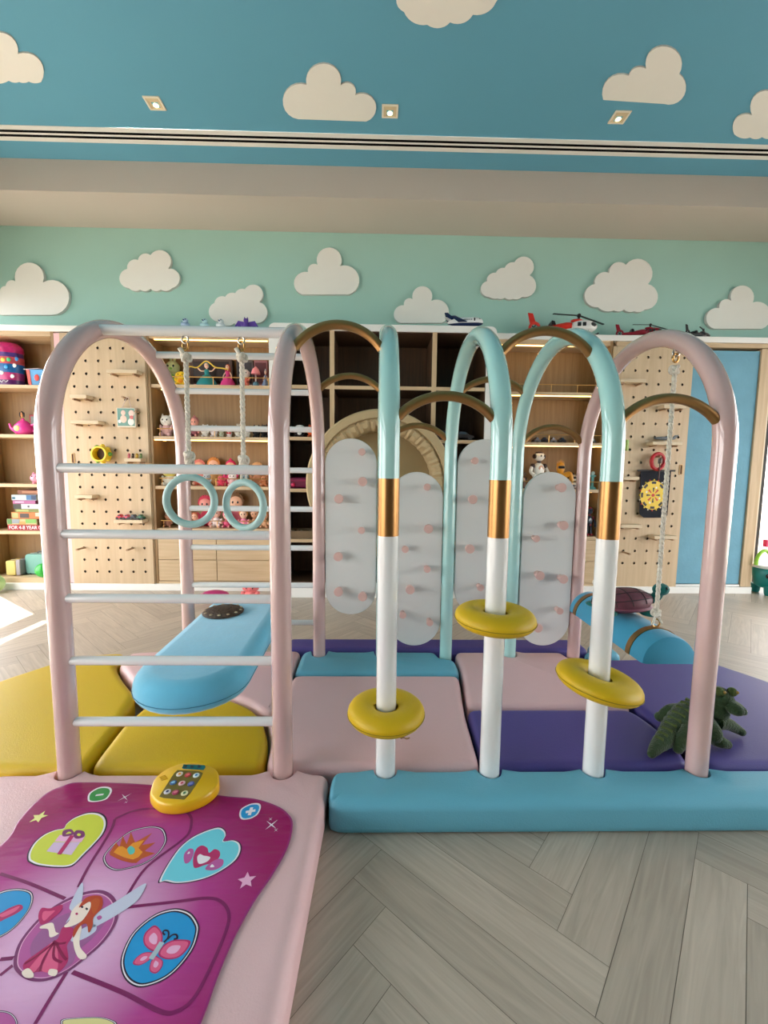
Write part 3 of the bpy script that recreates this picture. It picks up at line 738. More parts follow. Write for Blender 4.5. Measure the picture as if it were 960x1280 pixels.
# woven dark lid lying on it
c = P(279, 763, z=zr_b + .104); ybs = min(c.y, ye - .09)
WOV = mat('dark_woven_reed', (62, 44, 30), 0.6, var=.5, scale=90, bump=.6, bscale=120)
zt_ = zc_(ybs) + .0945
t = thing('toy_turtle_shell', 'dark brown round shell lying on the far end of the blue plank', 'toy', (c.x, ybs, zt_))
b = MB(); b.lathe([(.072, 0), (.086, .002), (.088, .006), (.080, .013), (.055, .021), (.024, .0245), (.004, .025)], WOV, (c.x, ybs, zt_), 32); b.build('shell', t)
b = MB(); CR = mat('shell_cream', (176, 160, 130), .6)
for k in range(13):
    a = 2*PI*k/13; b.ball((c.x + .076*math.cos(a), ybs + .076*math.sin(a), zt_ + .0140), (.0075, .0075, .003), CR, 8, 5)
for k in range(6):
    a = 2*PI*k/6 + .3; b.ball((c.x + .034*math.cos(a), ybs + .034*math.sin(a), zt_ + .0235), (.008, .008, .002), WOV, 8, 5)
b.build('rim_studs', t)

# ---- half-round bench swing on ropes
XS = GX[5] - .015
pr_t, pr_b = P(845, 437, X=XS), P(820, 780, X=XS)
yr = (pr_t.y + pr_b.y)/2
ybk = 2*YM - yr
RB = .092; zt_b = P(816, 781, X=XS).z
zbot = zt_b - RB - .004
yn, yfar = yr - .085, ybk + .06
SWB = mat('swing_blue_velvet', (56, 150, 186), 0.8, var=0.12, scale=9, sheen=.5)
t = thing('bench_swing', 'half-round blue velvet bench swing with brass bands, hung by ropes under the right arch', 'swing', (XS, YM, zbot))
b = MB(); n = 20; prof = [(RB - .014, yn), (RB - .003, yn + .006), (RB, yn + .018), (RB, yfar - .018), (RB - .003, yfar - .006), (RB - .014, yfar)]
vs = []
for r, y in prof:
    vs += [(XS + r*math.cos(PI*k/n), y, zbot + r*math.sin(PI*k/n)) for k in range(n + 1)]
M_ = n + 1
fs = [(i*M_ + k, i*M_ + k + 1, (i + 1)*M_ + k + 1, (i + 1)*M_ + k) for i in range(len(prof) - 1) for k in range(n)]
fs += [tuple(range(n, -1, -1)), tuple((len(prof) - 1)*M_ + k for k in range(M_))] + [(i*M_, (i + 1)*M_, (i + 1)*M_ + n, i*M_ + n) for i in range(len(prof) - 1)]
b.add(vs, fs, SWB); b.build('bolster', t, smooth=40)
for yb_ in (yr, ybk):
    b = MB()
    o = [(XS + (RB + .003)*math.cos(PI*k/n), zbot + (RB + .003)*math.sin(PI*k/n)) for k in range(n + 1)]
    i_ = [(XS + (RB - .002)*math.cos(PI*k/n), zbot + (RB - .002)*math.sin(PI*k/n)) for k in range(n + 1)]
    b.prism([(x, yb_ - .012, z) for x, z in o + i_[::-1]], (0, .024, 0), GOLD); bo = b.build('brass_band', t)
    b = MB(); b.tube([(XS + .014*math.cos(a), yb_, zbot + RB + .016 + .014*math.sin(a)) for a in [2*PI*k/20 for k in range(20)]], .0028, BRASSW, 8, closed=True); b.build('eye_ring', t)
    zt2 = arch_z(yb_) - RT
    clip(t, (XS, yb_, zt2 + .006), .022)
    b = MB(); knot(b, (XS, yb_, zt2 - .058), .013, ROPE); b.build('upper_knot', t)
    b = MB(); braid(b, (XS, yb_, zt2 - .066), (XS, yb_, zbot + RB + .055), .0075, ROPE); b.build('rope', t)
    b = MB(); knot(b, (XS, yb_, zbot + RB + .052), .013, ROPE)
    for a in (.4, 1.3): b.tube([(XS, yb_, zbot + RB + .05), (XS + .022*math.cos(a*2), yb_ - .01, zbot + RB + .02 - .006*a)], .004, ROPE, 6)
    b.build('lower_knot', t)

# ================================================================== FLOOR MATS
NOTCH_F = [(x, Y1) for x in GX]; NOTCH_B = [(GX[i], Y2) for i in (0, 1, 2, 4)]
def soft_mat(outline, label, m, h=ZM, rnd=.03, roll=None, notch='B', puff=.004, n=8, name='floor_mat', group='soft play floor mats'):
    """outline: world points round the mat; the edges roll over softly"""
    pts = [Vector((p[0], p[1])) for p in outline]
    dens = []
    for i, p in enumerate(pts):
        q = pts[(i + 1) % len(pts)]; k = max(1, int((q - p).length/.006))
        dens += [p.lerp(q, j/k) for j in range(k)]
    for _ in range(40):       # soften the corners
        N = len(dens); dens = [(dens[i - 1] + dens[i]*2 + dens[(i + 1) % N])/4 for i in range(N)]
    area = sum(dens[i - 1].x*dens[i].y - dens[i].x*dens[i - 1].y for i in range(len(dens)))
    if area < 0: dens.reverse()
    N = len(dens)
    def normals(ps): return [Vector((-(ps[(i + 1) % N] - ps[i - 1]).y, (ps[(i + 1) % N] - ps[i - 1]).x)).normalized() for i in range(N)]
    nr = normals(dens)
    for i in range(N):       # bays for the posts
        for cx, cy in (NOTCH_F if notch == 'F' else NOTCH_B):
            d = dens[i] - Vector((cx, cy)); r = RT + .005
            tng = Vector((nr[i].y, -nr[i].x)); tt = d.dot(tng); nn = d.dot(nr[i])
            if abs(tt) < r and nn < math.sqrt(r*r - tt*tt) and nn > -.06: dens[i] = Vector((cx, cy)) + tng*tt + nr[i]*math.sqrt(r*r - tt*tt)
    nr = normals(dens)
    wt = []
    for p in dens:
        q_ = min([(p - Vector(c2)).length for c2 in (NOTCH_F if notch == 'F' else NOTCH_B)]) - RT - .005
        wt.append(max(.12, min(1.0, .12 + (q_ - .004)/.06)))
    for _ in range(8): nr = [((nr[i - 1] + nr[i] + nr[(i + 1) % N])/3).normalized() for i in range(N)]
    prof = [(.006, .002), (.001, .010), (0, .022), (0, h - rnd)] + [(rnd*(1 - math.cos(a)), h - rnd + rnd*math.sin(a)) for a in [PI/2*k/n for k in range(1, n + 1)]] + [(rnd + .004, h + .0002)]
    b = MB(); vs = []
    d0 = [dens[(i + 1) % N] - dens[i] for i in range(N)]
    for ins, z in prof:
        q = [dens[i] + nr[i]*(ins if not roll else ins*(roll if nr[i].y > .5 else .5))*wt[i] for i in range(N)]
        for _ in range(60):          # close up folds where the roll-over is tighter than its radius
            bad = [i for i in range(N) if (q[(i + 1) % N] - q[i]).dot(d0[i]) < 1e-5*d0[i].length]
            if not bad: break
            for i in bad:
                for k in (i - 1, i, (i + 1) % N, (i + 2) % N): q[k % N] = (q[(k - 1) % N] + q[k % N]*2 + q[(k + 1) % N])/4
        vs += [(p.x, p.y, z) for p in q]
    K = len(prof)
    fs = [(k*N + i, k*N + (i + 1) % N, (k + 1)*N + (i + 1) % N, (k + 1)*N + i) for k in range(K - 1) for i in range(N)]
    fs += [tuple(range(N - 1, -1, -1)), tuple((K - 1)*N + i for i in range(N))]
    b.add(vs, fs, m); return tag(b.build(name, smooth=60), label, 'floor mat', group)
yf_ = Y1 + .004
soft_mat([(-1.12, .1), (-.165, .1), (-.13, yf_), (-1.12, yf_)], 'pink floor mat in the foreground carrying the magenta dance mat', LPINK, rnd=.035, notch='F')
soft_mat([(-.126, 1.072), (1.5, 1.072), (1.5, yf_), (-.126, yf_)], 'long blue floor mat along the front of the climbing frame', LBLUE, rnd=.03, roll=1.6, notch='F')
ym = Y1 + .016
soft_mat([(-1.72, ym), (-.868, ym), (-.90, 1.43), (-.955, 1.64), (-1.07, 1.755), (-1.185, 1.885), (-1.215, 2.03), (-1.43, 2.0), (-1.5, 1.9), (-1.59, 1.753), (-1.67, 1.5)], 'yellow floor mat furthest left with a curved outer edge', LYEL)
soft_mat([(-.86, ym), (-.335, ym), (-.35, 1.342), (-.405, 1.476), (-.47, 1.55), (-.58, 1.615), (-.75, 1.645), (-.87, 1.607), (-.888, 1.43)], 'yellow rounded floor mat under the blue plank beside the first pink post', LYEL)
soft_mat([(-1.18, 1.895), (-1.205, 2.03), (-1.06, 2.05), (-.366, 2.06), (-.366, 1.5), (-.40, 1.492), (-.47, 1.562), (-.58, 1.628), (-.75, 1.658), (-.88, 1.62), (-.93, 1.655), (-1.06, 1.77)], 'pink floor mat wrapped behind the rounded yellow mat', LPINK)
soft_mat([(-.33, ym), (.331, ym), (.345, 1.535), (.379, 1.805), (-.36, 1.805), (-.36, 1.48), (-.395, 1.483), (-.345, 1.35)], 'pink floor mat in the middle, between the first two white poles', LPINK)
soft_mat([(-.36, 1.812), (.388, 1.812), (.39, 1.968), (.314, 1.972), (.312, 2.05), (-.36, 2.05)], 'short blue floor mat behind the middle pink mat', LBLUE)
soft_mat([(-.46, 2.062), (1.10, 2.062), (1.10, 2.215), (-.46, 2.215)], 'purple floor mat strip along the back of the climbing frame', LPUR)
soft_mat([(.356, 1.545), (.396, 1.82), (.40, 2.05), (.95, 2.05), (.952, 1.968), (1.02, 1.955), (1.006, 1.545)], 'pink floor mat on the right behind the front purple mat', LPINK)
soft_mat([(.338, ym), (.352, 1.538), (.985, 1.538), (1.008, 1.46), (1.02, 1.338), (.99, ym)], 'purple floor mat between the aqua poles and the yellow tilted disc', LPUR)
soft_mat([(1.035, ym), (1.03, 1.4), (1.02, 1.56), (1.075, 1.965), (1.6, 1.985), (1.67, 1.868), (1.735, 1.754), (1.8, 1.5), (1.82, ym)], 'large purple floor mat at the right carrying the plush crocodile', LPUR)
soft_mat([(1.06, 2.0), (1.09, 2.012), (1.24, 2.012), (1.24, 2.15), (1.115, 2.15), (1.115, 2.06), (1.05, 2.055)], 'small blue floor mat behind the right pink arch', LBLUE)
# ================================================================== DANCE MAT
def flat(name, rgb, rough=.3): return mat('print_' + name, rgb, rough, var=.04, scale=18)
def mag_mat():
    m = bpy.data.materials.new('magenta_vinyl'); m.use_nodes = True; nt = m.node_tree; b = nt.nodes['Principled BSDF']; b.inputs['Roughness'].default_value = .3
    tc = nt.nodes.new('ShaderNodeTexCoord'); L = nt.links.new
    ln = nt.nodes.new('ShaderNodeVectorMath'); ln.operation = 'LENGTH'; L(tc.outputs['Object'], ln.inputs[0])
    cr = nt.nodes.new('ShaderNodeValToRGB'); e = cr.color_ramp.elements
    e[0].position = .09; e[0].color = lin((222, 172, 212)); e[1].position = .38; e[1].color = lin((150, 4, 92))  # printed gradient, its centre paled further to paint in the window sheen
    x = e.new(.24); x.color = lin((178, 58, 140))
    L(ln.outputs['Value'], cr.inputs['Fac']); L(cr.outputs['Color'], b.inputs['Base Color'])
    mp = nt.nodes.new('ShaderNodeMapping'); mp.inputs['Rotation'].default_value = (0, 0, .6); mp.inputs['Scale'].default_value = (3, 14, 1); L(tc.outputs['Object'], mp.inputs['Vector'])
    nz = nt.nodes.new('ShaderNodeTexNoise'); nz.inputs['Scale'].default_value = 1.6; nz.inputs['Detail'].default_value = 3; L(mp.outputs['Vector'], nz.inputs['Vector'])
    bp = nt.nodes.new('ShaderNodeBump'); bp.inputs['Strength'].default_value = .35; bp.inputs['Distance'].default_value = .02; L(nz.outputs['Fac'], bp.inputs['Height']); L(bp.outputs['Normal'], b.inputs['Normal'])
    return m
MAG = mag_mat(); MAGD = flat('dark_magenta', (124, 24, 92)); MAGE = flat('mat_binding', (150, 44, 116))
ZT = .1052
ctr = P(83, 1169, z=ZT)
DM = thing('dance_mat', 'magenta vinyl dance mat printed with a fairy, hearts and a butterfly, on the pink mat', 'dance mat', (ctr.x, ctr.y, .1012))
o1_ = [(0, 1057), (25, 1023), (54, 994), (79, 982), (104, 977.5), (190, 981), (275, 994), (317, 998), (346, 1007), (360, 1017), (366, 1029.6), (360, 1057), (342, 1090), (317, 1127), (292, 1173), (271, 1223), (250, 1280)]
w1_ = [P(x, y, z=ZT - .0005) for x, y in o1_]
w1_ += [Vector((x, y, w1_[0].z)) for x, y in ((-.30, .48), (-.325, .36), (-.37, .30), (-.46, .285), (-.7, .31), (-.9, .34), (-.97, .37), (-.995, .44), (-.97, .6), (-.935, .78))]
ow = spline(w1_, 5)
b = MB(); n = len(ow); cen = sum(ow, Vector())/n
vs = [(p.x, p.y, .1014) for p in ow] + [(p.x, p.y, ZT - .001) for p in ow] + [tuple(p.lerp(cen, .012))[:2] + (ZT - .0004,) for p in ow]
b.add(vs, [tuple(range(n))] + [(i, (i + 1) % n, n + (i + 1) % n, n + i) for i in range(n)] + [(n + i, n + (i + 1) % n, 2*n + (i + 1) % n, 2*n + i) for i in range(n)], MAGE)
b.build('binding', DM)
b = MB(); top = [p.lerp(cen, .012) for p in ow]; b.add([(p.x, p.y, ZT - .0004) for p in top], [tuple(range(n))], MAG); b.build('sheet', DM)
class Art:
    """flat printed artwork: outlines given as photo points lying on the mat"""
    def __init__(s): s.b = MB(); s.k = 0
    def W(s, p, k): return P(p[0], p[1], z=ZT + k*.00012)
    def poly(s, pts, m, k, sm=True):
        w = [s.W(p, k) for p in pts]
        if sm: w = spline(w, 5)
        n_ = Vector((0, 0, 0))
        for i in range(len(w)): n_ += w[i - 1].cross(w[i])
        if n_.z < 0: w.reverse()
        s.b.add(w, [tuple(range(len(w)))], m); return s
    def line(s, pts, m, k, wd=.006, sm=True, closed=False):
        w = [s.W(p, k) for p in pts]
        if sm: w = spline(w, 5, closed)
        N = len(w); L = []; R = []
        for i in range(N):
            a = w[(i - 1) % N] if closed or i else w[0]; d = w[(i + 1) % N] if closed or i < N - 1 else w[-1]
            t_ = (d - a).normalized(); nn = Vector((-t_.y, t_.x, 0))*wd/2; L.append(w[i] + nn); R.append(w[i] - nn)
        fs = [(i, (i + 1) % N, N + (i + 1) % N, N + i) for i in range(N if closed else N - 1)]
        s.b.add(L + R, [f[::-1] for f in fs], m); return s
    def done(s, name): return s.b.build(name, DM, smooth=0)
def grow(pts, f):
    cx = sum(p[0] for p in pts)/len(pts); cy = sum(p[1] for p in pts)/len(pts)
    return [(cx + (x - cx)*f, cy + (y - cy)*f) for x, y in pts]
INK = flat('ink', (40, 20, 50)); PW = flat('white', (236, 230, 238)); LIME = flat('lime', (206, 214, 70)); CY = flat('cyan', (110, 208, 226))
SKYB = flat('sky', (24, 150, 214)); CRIM = flat('crimson', (186, 40, 104)); LILAC = flat('lilac', (214, 186, 220)); ORG = flat('orange', (232, 150, 40))
DORG = flat('deep_orange', (190, 84, 36)); ORCH = flat('orchid', (186, 92, 160)); PLUM = flat('plum', (128, 56, 110)); SKIN = flat('skin', (246, 226, 214))
HAIR = flat('red_hair', (184, 66, 36)); WING = flat('wing', (200, 204, 226)); GRN = flat('green', (52, 150, 78)); ROSE = flat('rose', (226, 96, 140)); TEALP = flat('teal', (90, 190, 180)); CREAMP = flat('cream', (222, 214, 150)); GREY = flat('grey', (170, 190, 200)); LEM = flat('lemon', (236, 232, 150)); PALEP = flat('pale_pink', (236, 178, 214))
g1 = lambda l: to_px(l, 0, 940, 2.4); g2 = lambda l: to_px(l, 150, 1080, 4.8); g3 = lambda l: to_px(l, 20, 960, 4.8); g4 = lambda l: to_px(l, 180, 940, 4.364); g0 = lambda l: to_px(l, 0, 1080, 4.8)
a = Art()
for l in ([(345, 200), (330, 240), (265, 345), (235, 405)], [(575, 200), (570, 235), (545, 265), (440, 345), (382, 430)], [(345, 200), (390, 180), (440, 170), (530, 172), (562, 182), (575, 200)],
          [(357, 468), (520, 450), (622, 438), (668, 452), (687, 490), (675, 545), (630, 650), (580, 740), (530, 778), (480, 778), (370, 722), (217, 660)], [(200, 660), (150, 740), (105, 816)],
          [(0, 365), (90, 395), (195, 440)], [(0, 622), (40, 618)], [(0, 670), (38, 640)]): a.line(g1(l), MAGD, 0, .0065)
a.done('panel_lines')
def badge(name, pts, fill, extra, scales=(1.13, 1.07, 1.0)):
    a = Art(); a.poly(grow(pts, scales[0]), INK, 1); a.poly(grow(pts, scales[1]), PW, 2); a.poly(grow(pts, 1.0), fill, 3)
    for e in extra:
        if e[0] == 'p': a.poly(e[1], e[2], e[3], e[4] if len(e) > 4 else True)
        else: a.line(e[1], e[2], e[3], e[4], e[5] if len(e) > 5 else True)
    return a.done(name)
gift = g3([(88, 540), (92, 500), (125, 445), (180, 400), (240, 375), (287, 365), (305, 338), (350, 305), (420, 280), (478, 280), (516, 302), (526, 345), (506, 398), (458, 455), (398, 515), (333, 575), (250, 584), (150, 574), (102, 556)])
badge('gift_heart_pad', gift, LIME, [('p', g3([(182, 500), (228, 445), (385, 445), (332, 522)]), LILAC, 4, False), ('p', g3([(232, 440), (262, 402), (418, 402), (392, 445)]), PALEP, 5, False),
    ('p', g3([(245, 517), (270, 519), (352, 405), (325, 404)]), CRIM, 6, False), ('p', g3([(338, 402), (282, 410), (284, 376), (328, 366), (348, 388)]), PLUM, 7), ('p', g3([(345, 402), (362, 374), (406, 380), (408, 412), (362, 424)]), PLUM, 7), ('p', g3([(310, 395), (298, 395), (318, 382), (332, 390)]), LIME, 8), ('p', g3([(365, 402), (375, 392), (390, 398), (380, 408)]), LIME, 8)], (1.10, 1.055, 1))
crown = g3([(520, 540), (540, 590), (590, 615), (650, 610), (760, 580), (840, 530), (890, 470), (905, 420), (885, 365), (830, 348), (760, 355), (680, 380), (600, 440), (550, 490)])
a = Art(); a.poly(crown, INK, 1).poly(grow(crown, .965), PW, 2).poly(grow(crown, .94), INK, 3).poly(grow(crown, .915), ORCH, 4)
a.poly(g3([(560, 510), (600, 446), (620, 474), (640, 408), (664, 456), (690, 384), (714, 446), (818, 388), (756, 462), (838, 446), (772, 498), (836, 512), (752, 545), (720, 572), (640, 550), (575, 526)]), DORG, 5, False)
a.poly(g3([(585, 506), (615, 470), (640, 470), (664, 486), (700, 450), (770, 432), (735, 480), (760, 505), (735, 535), (700, 550), (640, 535)]), ORG, 6, False)
a.line(g3([(570, 512), (640, 545), (712, 562)]), DORG, 7, .008)
a.poly(g3([(668, 485), (690, 468), (712, 485), (708, 510), (680, 518)]), TEALP, 8); a.done('crown_pad')
heart = g4([(96, 702), (112, 660), (152, 592), (202, 524), (262, 474), (330, 440), (398, 420), (430, 432), (440, 458), (428, 490), (478, 486), (510, 502), (515, 540), (490, 588), (428, 636), (350, 676), (260, 700), (180, 707), (125, 697)])
sh = lambda m, k, pts: ('p', g4(pts), m, k)
badge('hearts_pad', heart, CY, [sh(CRIM, 4, [(275, 632), (268, 580), (285, 530), (315, 510), (345, 523), (355, 550), (385, 530), (412, 542), (412, 572), (380, 602), (330, 617)]), sh(PW, 5, [(300, 610), (290, 575), (305, 557), (325, 565), (345, 568), (362, 576), (343, 598)]),
    sh(ORCH, 5, [(222, 605), (218, 560), (245, 528), (270, 533), (266, 570), (245, 602)]), sh(PW, 6, [(236, 556), (246, 542), (250, 552)]), sh(ORCH, 5, [(335, 640), (355, 610), (400, 584), (432, 588), (427, 620), (382, 644)]), sh(PW, 6, [(360, 628), (372, 612), (384, 626)])], (1.085, 1.05, 1))
a = Art(); gb = g3([(430, 190), (440, 150), (500, 115), (560, 115), (575, 140), (545, 185), (490, 202), (445, 203)])
a.poly(gb, PW, 1).poly(grow(gb, .84), GRN, 2).line(g3([(478, 164), (525, 158)]), PW, 3, .006, False); a.done('minus_button')
a = Art(); bb = g4([(520, 345), (530, 310), (580, 283), (625, 280), (638, 300), (620, 340), (580, 364), (535, 368)])
a.poly(bb, PW, 1).poly(grow(bb, .84), SKYB, 2).line(g4([(555, 328), (608, 318)]), PW, 3, .008, False).line(g4([(574, 345), (588, 302)]), PW, 4, .008, False); a.done('plus_button')
def star(cx, cy, r, rot, m, n=5, inner=.45):
    c = P(cx, cy, z=ZT + .0004); w = []
    for i in range(2*n):
        rr = r if i % 2 == 0 else r*inner; t_ = rot + PI*i/n; w.append(c + Vector((rr*math.cos(t_), rr*math.sin(t_), 0)))
    b = MB(); b.add(w, [tuple(range(2*n))], m); b.build('star_print', DM, smooth=0)
star(180 + 560/4.364, 940 + 700/4.364, .0205, .5, PALEP); star(20 + 137/4.8, 960 + 295/4.8, .020, .3, LEM)
for x, y, r in ((180 + 695/4.364, 940 + 397/4.364, .02), (180 + 690/4.364, 940 + 366/4.364, .007), (180 + 720/4.364, 940 + 426/4.364, .007), (20 + 652/4.8, 960 + 175/4.8, .018), (20 + 660/4.8, 960 + 205/4.8, .006)): star(x, y, r, .9, PW, 4, .12)
bf = g2([(345, 270), (420, 295), (462, 350), (470, 400), (440, 500), (370, 600), (290, 675), (200, 720), (110, 735), (40, 695), (8, 620), (15, 540), (60, 440), (120, 370), (200, 310), (270, 280)])
a = Art(); a.poly(grow(bf, 1.02), INK, 1).poly(grow(bf, .985), PW, 2).poly(grow(bf, .95), INK, 3).poly(grow(bf, .91), SKYB, 4)
for wn, f_ in (([(237, 520), (190, 522), (145, 482), (143, 430), (172, 390), (212, 368), (250, 408), (255, 462)], .62), ([(235, 522), (270, 480), (330, 455), (420, 460), (405, 510), (352, 560), (282, 572), (235, 552)], .62), ([(197, 530), (140, 533), (92, 568), (78, 600), (120, 607), (175, 577), (202, 547)], .5), ([(215, 550), (256, 580), (250, 622), (215, 657), (178, 640), (184, 590), (205, 555)], .55)):
    a.poly(g2(wn), CRIM, 5); a.poly(grow(g2(wn), .86), ROSE, 6); a.poly(grow(g2(wn), f_*.7), PALEP, 7)
a.line(g2([(252, 468), (225, 512), (185, 570)]), GREY, 8, .010)
for l in ([(262, 470), (288, 440), (290, 405), (268, 398), (258, 412), (270, 426)], [(285, 452), (312, 426), (338, 424), (342, 445), (322, 450)]): a.line(g2(l), INK, 8, .003)
a.done('butterfly_pad')
lf = g0([(-120, 320), (-70, 220), (0, 166), (100, 146), (180, 160), (200, 200), (180, 270), (120, 350), (60, 405), (0, 440), (-60, 460), (-115, 420)])
a = Art(); a.poly(lf, INK, 1).poly(grow(lf, .965), PW, 2).poly(grow(lf, .93), INK, 3).poly(grow(lf, .9), SKYB, 4).poly(g0([(-90, 340), (0, 296), (60, 262), (120, 243), (137, 265), (100, 296), (30, 330), (0, 346), (-80, 375)]), CRIM, 5).poly(g0([(0, 305), (60, 275), (118, 252), (90, 285), (20, 318)]), ROSE, 6); a.done('wand_pad')
fo = g0([(80, 600), (110, 480), (200, 360), (300, 270), (400, 210), (520, 165), (620, 158), (690, 205), (710, 290), (690, 370), (620, 470), (520, 560), (400, 650), (280, 700), (180, 700), (110, 660)])
a = Art(); a.poly(fo, PLUM, 1).poly(grow(fo, .93), PALEP, 2).poly(grow(fo, .91), ORCH, 3)
a.poly(g0([(180, 520), (210, 440), (300, 350), (420, 290), (600, 260), (640, 330), (560, 440), (470, 520), (430, 600), (330, 640), (220, 610)]), flat('mauve', (160, 96, 150)), 4)
a.poly(g0([(550, 380), (575, 300), (700, 222), (858, 122), (872, 138), (822, 220), (722, 292), (620, 352)]), WING, 5).poly(g0([(430, 290), (418, 250), (490, 112), (497, 180), (472, 262), (395, 355)]), WING, 5).poly(g0([(580, 320), (600, 308), (612, 322), (592, 336)]), ORCH, 6).poly(g0([(440, 420), (560, 360), (575, 400), (500, 450), (430, 465)]), WING, 5)
a.poly(g0([(350, 442), (378, 378), (440, 388), (432, 440), (402, 490), (408, 580), (345, 652), (250, 645), (165, 652), (140, 600), (230, 528), (312, 470)]), CRIM, 6).poly(g0([(322, 475), (345, 520), (340, 640), (250, 640), (280, 560)]), ROSE, 7).poly(g0([(300, 480), (310, 490), (215, 640), (165, 640)]), ROSE, 7.4)
for l in ([(325, 470), (240, 540), (146, 600)], [(325, 470), (262, 570), (240, 645)], [(330, 470), (322, 560), (372, 590)], [(320, 462), (350, 478), (395, 472)], [(335, 470), (370, 540), (400, 575)]): a.line(g0(l), flat('dress_fold', (140, 20, 76)), 8, .004)
a
a.poly(g0([(470, 368), (490, 378), (478, 450), (482, 500), (520, 550), (500, 572), (468, 560), (444, 500), (440, 430)]), SKIN, 7).poly(g0([(352, 418), (300, 440), (288, 392), (240, 386), (250, 370), (312, 352), (328, 385), (335, 408)]), SKIN, 7)
a.poly(g0([(415, 340), (432, 280), (488, 226), (545, 218), (552, 270), (505, 330), (450, 365), (400, 380), (385, 372)]), SKIN, 8)
a.poly(g0([(475, 262), (492, 228), (520, 200), (570, 188), (612, 200), (612, 260), (562, 320), (556, 370), (532, 412), (520, 360), (482, 372), (440, 442), (446, 385), (500, 332), (540, 268), (538, 226)]), HAIR, 9).poly(g0([(545, 230), (575, 205), (598, 215), (590, 260), (560, 300)]), DORG, 10)
for x, y in ((492, 256), (520, 268)): a.poly(g0([(x - 8, y), (x, y - 7), (x + 9, y + 2), (x, y + 9)]), INK, 9)
a.poly(g0([(452, 298), (462, 291), (469, 300), (459, 306)]), CRIM, 9)
a.poly(g0([(242, 360), (230, 310), (250, 264), (300, 266), (372, 244), (366, 280), (312, 330), (270, 357)]), CRIM, 8).poly(g0([(252, 320), (262, 285), (300, 282), (330, 280), (300, 310), (266, 340)]), ROSE, 9)
a.poly(g0([(130, 650), (170, 625), (202, 660), (192, 682), (150, 680)]), SKIN, 10).poly(g0([(290, 662), (300, 630), (345, 638), (330, 672)]), SKIN, 10)
a.done('fairy_picture')
bl = g0([(-140, 960), (-90, 905), (-20, 880), (50, 886), (92, 918), (106, 965), (80, 1030), (20, 1090), (-60, 1120), (-130, 1080)])
a = Art(); a.poly(bl, INK, 1).poly(grow(bl, .96), PW, 2).poly(grow(bl, .92), INK, 3).poly(grow(bl, .89), ORCH, 4); a.done('orchid_round_pad')
bm_ = g0([(362, 960), (372, 932), (450, 922), (600, 918), (688, 942), (702, 975), (660, 1040), (560, 1110), (440, 1120), (370, 1040)])
a = Art(); a.poly(bm_, INK, 1).poly(grow(bm_, .965), PW, 2).poly(grow(bm_, .93), INK, 3).poly(grow(bm_, .90), CREAMP, 4); a.done('cream_pad')
# control pad clipped to the mat edge
YPL = mat('yellow_plastic', (236, 186, 16), .35, var=.03, coat=.3)
zk = .136; k8 = lambda l: to_px(l, 180, 935, 8.727)
top = spline([P(x, y, z=zk) for x, y in k8([(80, 500), (82, 425), (125, 325), (230, 235), (380, 172), (500, 160), (680, 185), (790, 240), (812, 330), (798, 400), (700, 490), (560, 558), (420, 598), (280, 605), (160, 578)])], 5)
cc = sum(top, Vector())/len(top)
KP = thing('dance_mat_controller', 'yellow oval control pad with nine round buttons on the top edge of the dance mat', 'control pad', (cc.x, cc.y, .1055))
n = len(top); b = MB(); vs = []
for f_, z in ((1.0, .1058), (1.025, .109), (1.03, .118), (1.025, .128), (1.0, .134), (.965, zk)): vs += [(cc.x + (p.x - cc.x)*f_, cc.y + (p.y - cc.y)*f_, z) for p in top]
b.add(vs, [(r*n + i, r*n + (i + 1) % n, (r + 1)*n + (i + 1) % n, (r + 1)*n + i) for r in range(5) for i in range(n)] + [tuple(range(n))[::-1], tuple(5*n + i for i in range(n))], YPL); b.build('housing', KP, smooth=50)
def plate(name, pts, m, z0, z1, sm=False):
    w = [P(x, y, z=z1) for x, y in k8(pts)]
    if sm: w = spline(w, 4)
    b = MB(); b.prism([(p.x, p.y, z0) for p in w], (0, 0, z1 - z0), m); return b.build(name, KP, bevel=.0004)
kpl = plate('key_panel', [(165, 528), (195, 480), (322, 282), (365, 238), (600, 250), (642, 272), (622, 320), (500, 500), (440, 560), (215, 545)], mat('key_panel_olive', (120, 104, 44), .4), zk - .001, zk + .0008)
dsp = plate('display', [(413, 217), (432, 178), (660, 186), (672, 205), (650, 238), (430, 226)], mat('display_teal', (40, 110, 116), .2), zk - .001, zk + .0008)
for x0 in (450, 520, 600):
    w = [P(x, y, z=zk + .0012) for x, y in k8([(x0 - 18, 214), (x0 - 10, 192), (x0 + 22, 194), (x0 + 14, 216)])]; b = MB(); b.add(w, [(3, 2, 1, 0)], mat('display_segment', (20, 44, 60), .3)); b.build('display_segment', dsp, smooth=0)
bc = [(232, 222, 214), (190, 60, 70), (224, 232, 236), (60, 96, 150), (236, 190, 196), (70, 84, 150), (220, 216, 222), (176, 60, 100), (226, 220, 180)]
ic = [(240, 160, 40), (230, 110, 110), (60, 130, 190), (140, 190, 220), (200, 60, 90), (120, 130, 190), (40, 50, 100), (220, 120, 140), (60, 120, 80)]
for i, (x, y) in enumerate([(388, 287), (480, 295), (570, 300), (320, 378), (413, 386), (512, 392), (255, 478), (345, 485), (442, 495)]):
    p = P(*k8([(x, y)])[0], z=zk + .001); b = MB(); b.lathe([(.0088, 0), (.0088, .0016), (.0072, .0022)], col(bc[i], .35), (p.x, p.y, zk + .0006), 18); o = b.build('button', KP)
    b = MB(); b.lathe([(.0046, 0), (.0042, .0004)], col(ic[i], .4), (p.x, p.y, zk + .0028), 12, sx=1.1 if i % 2 else .8); b.build('button_icon', o)
b = MB()
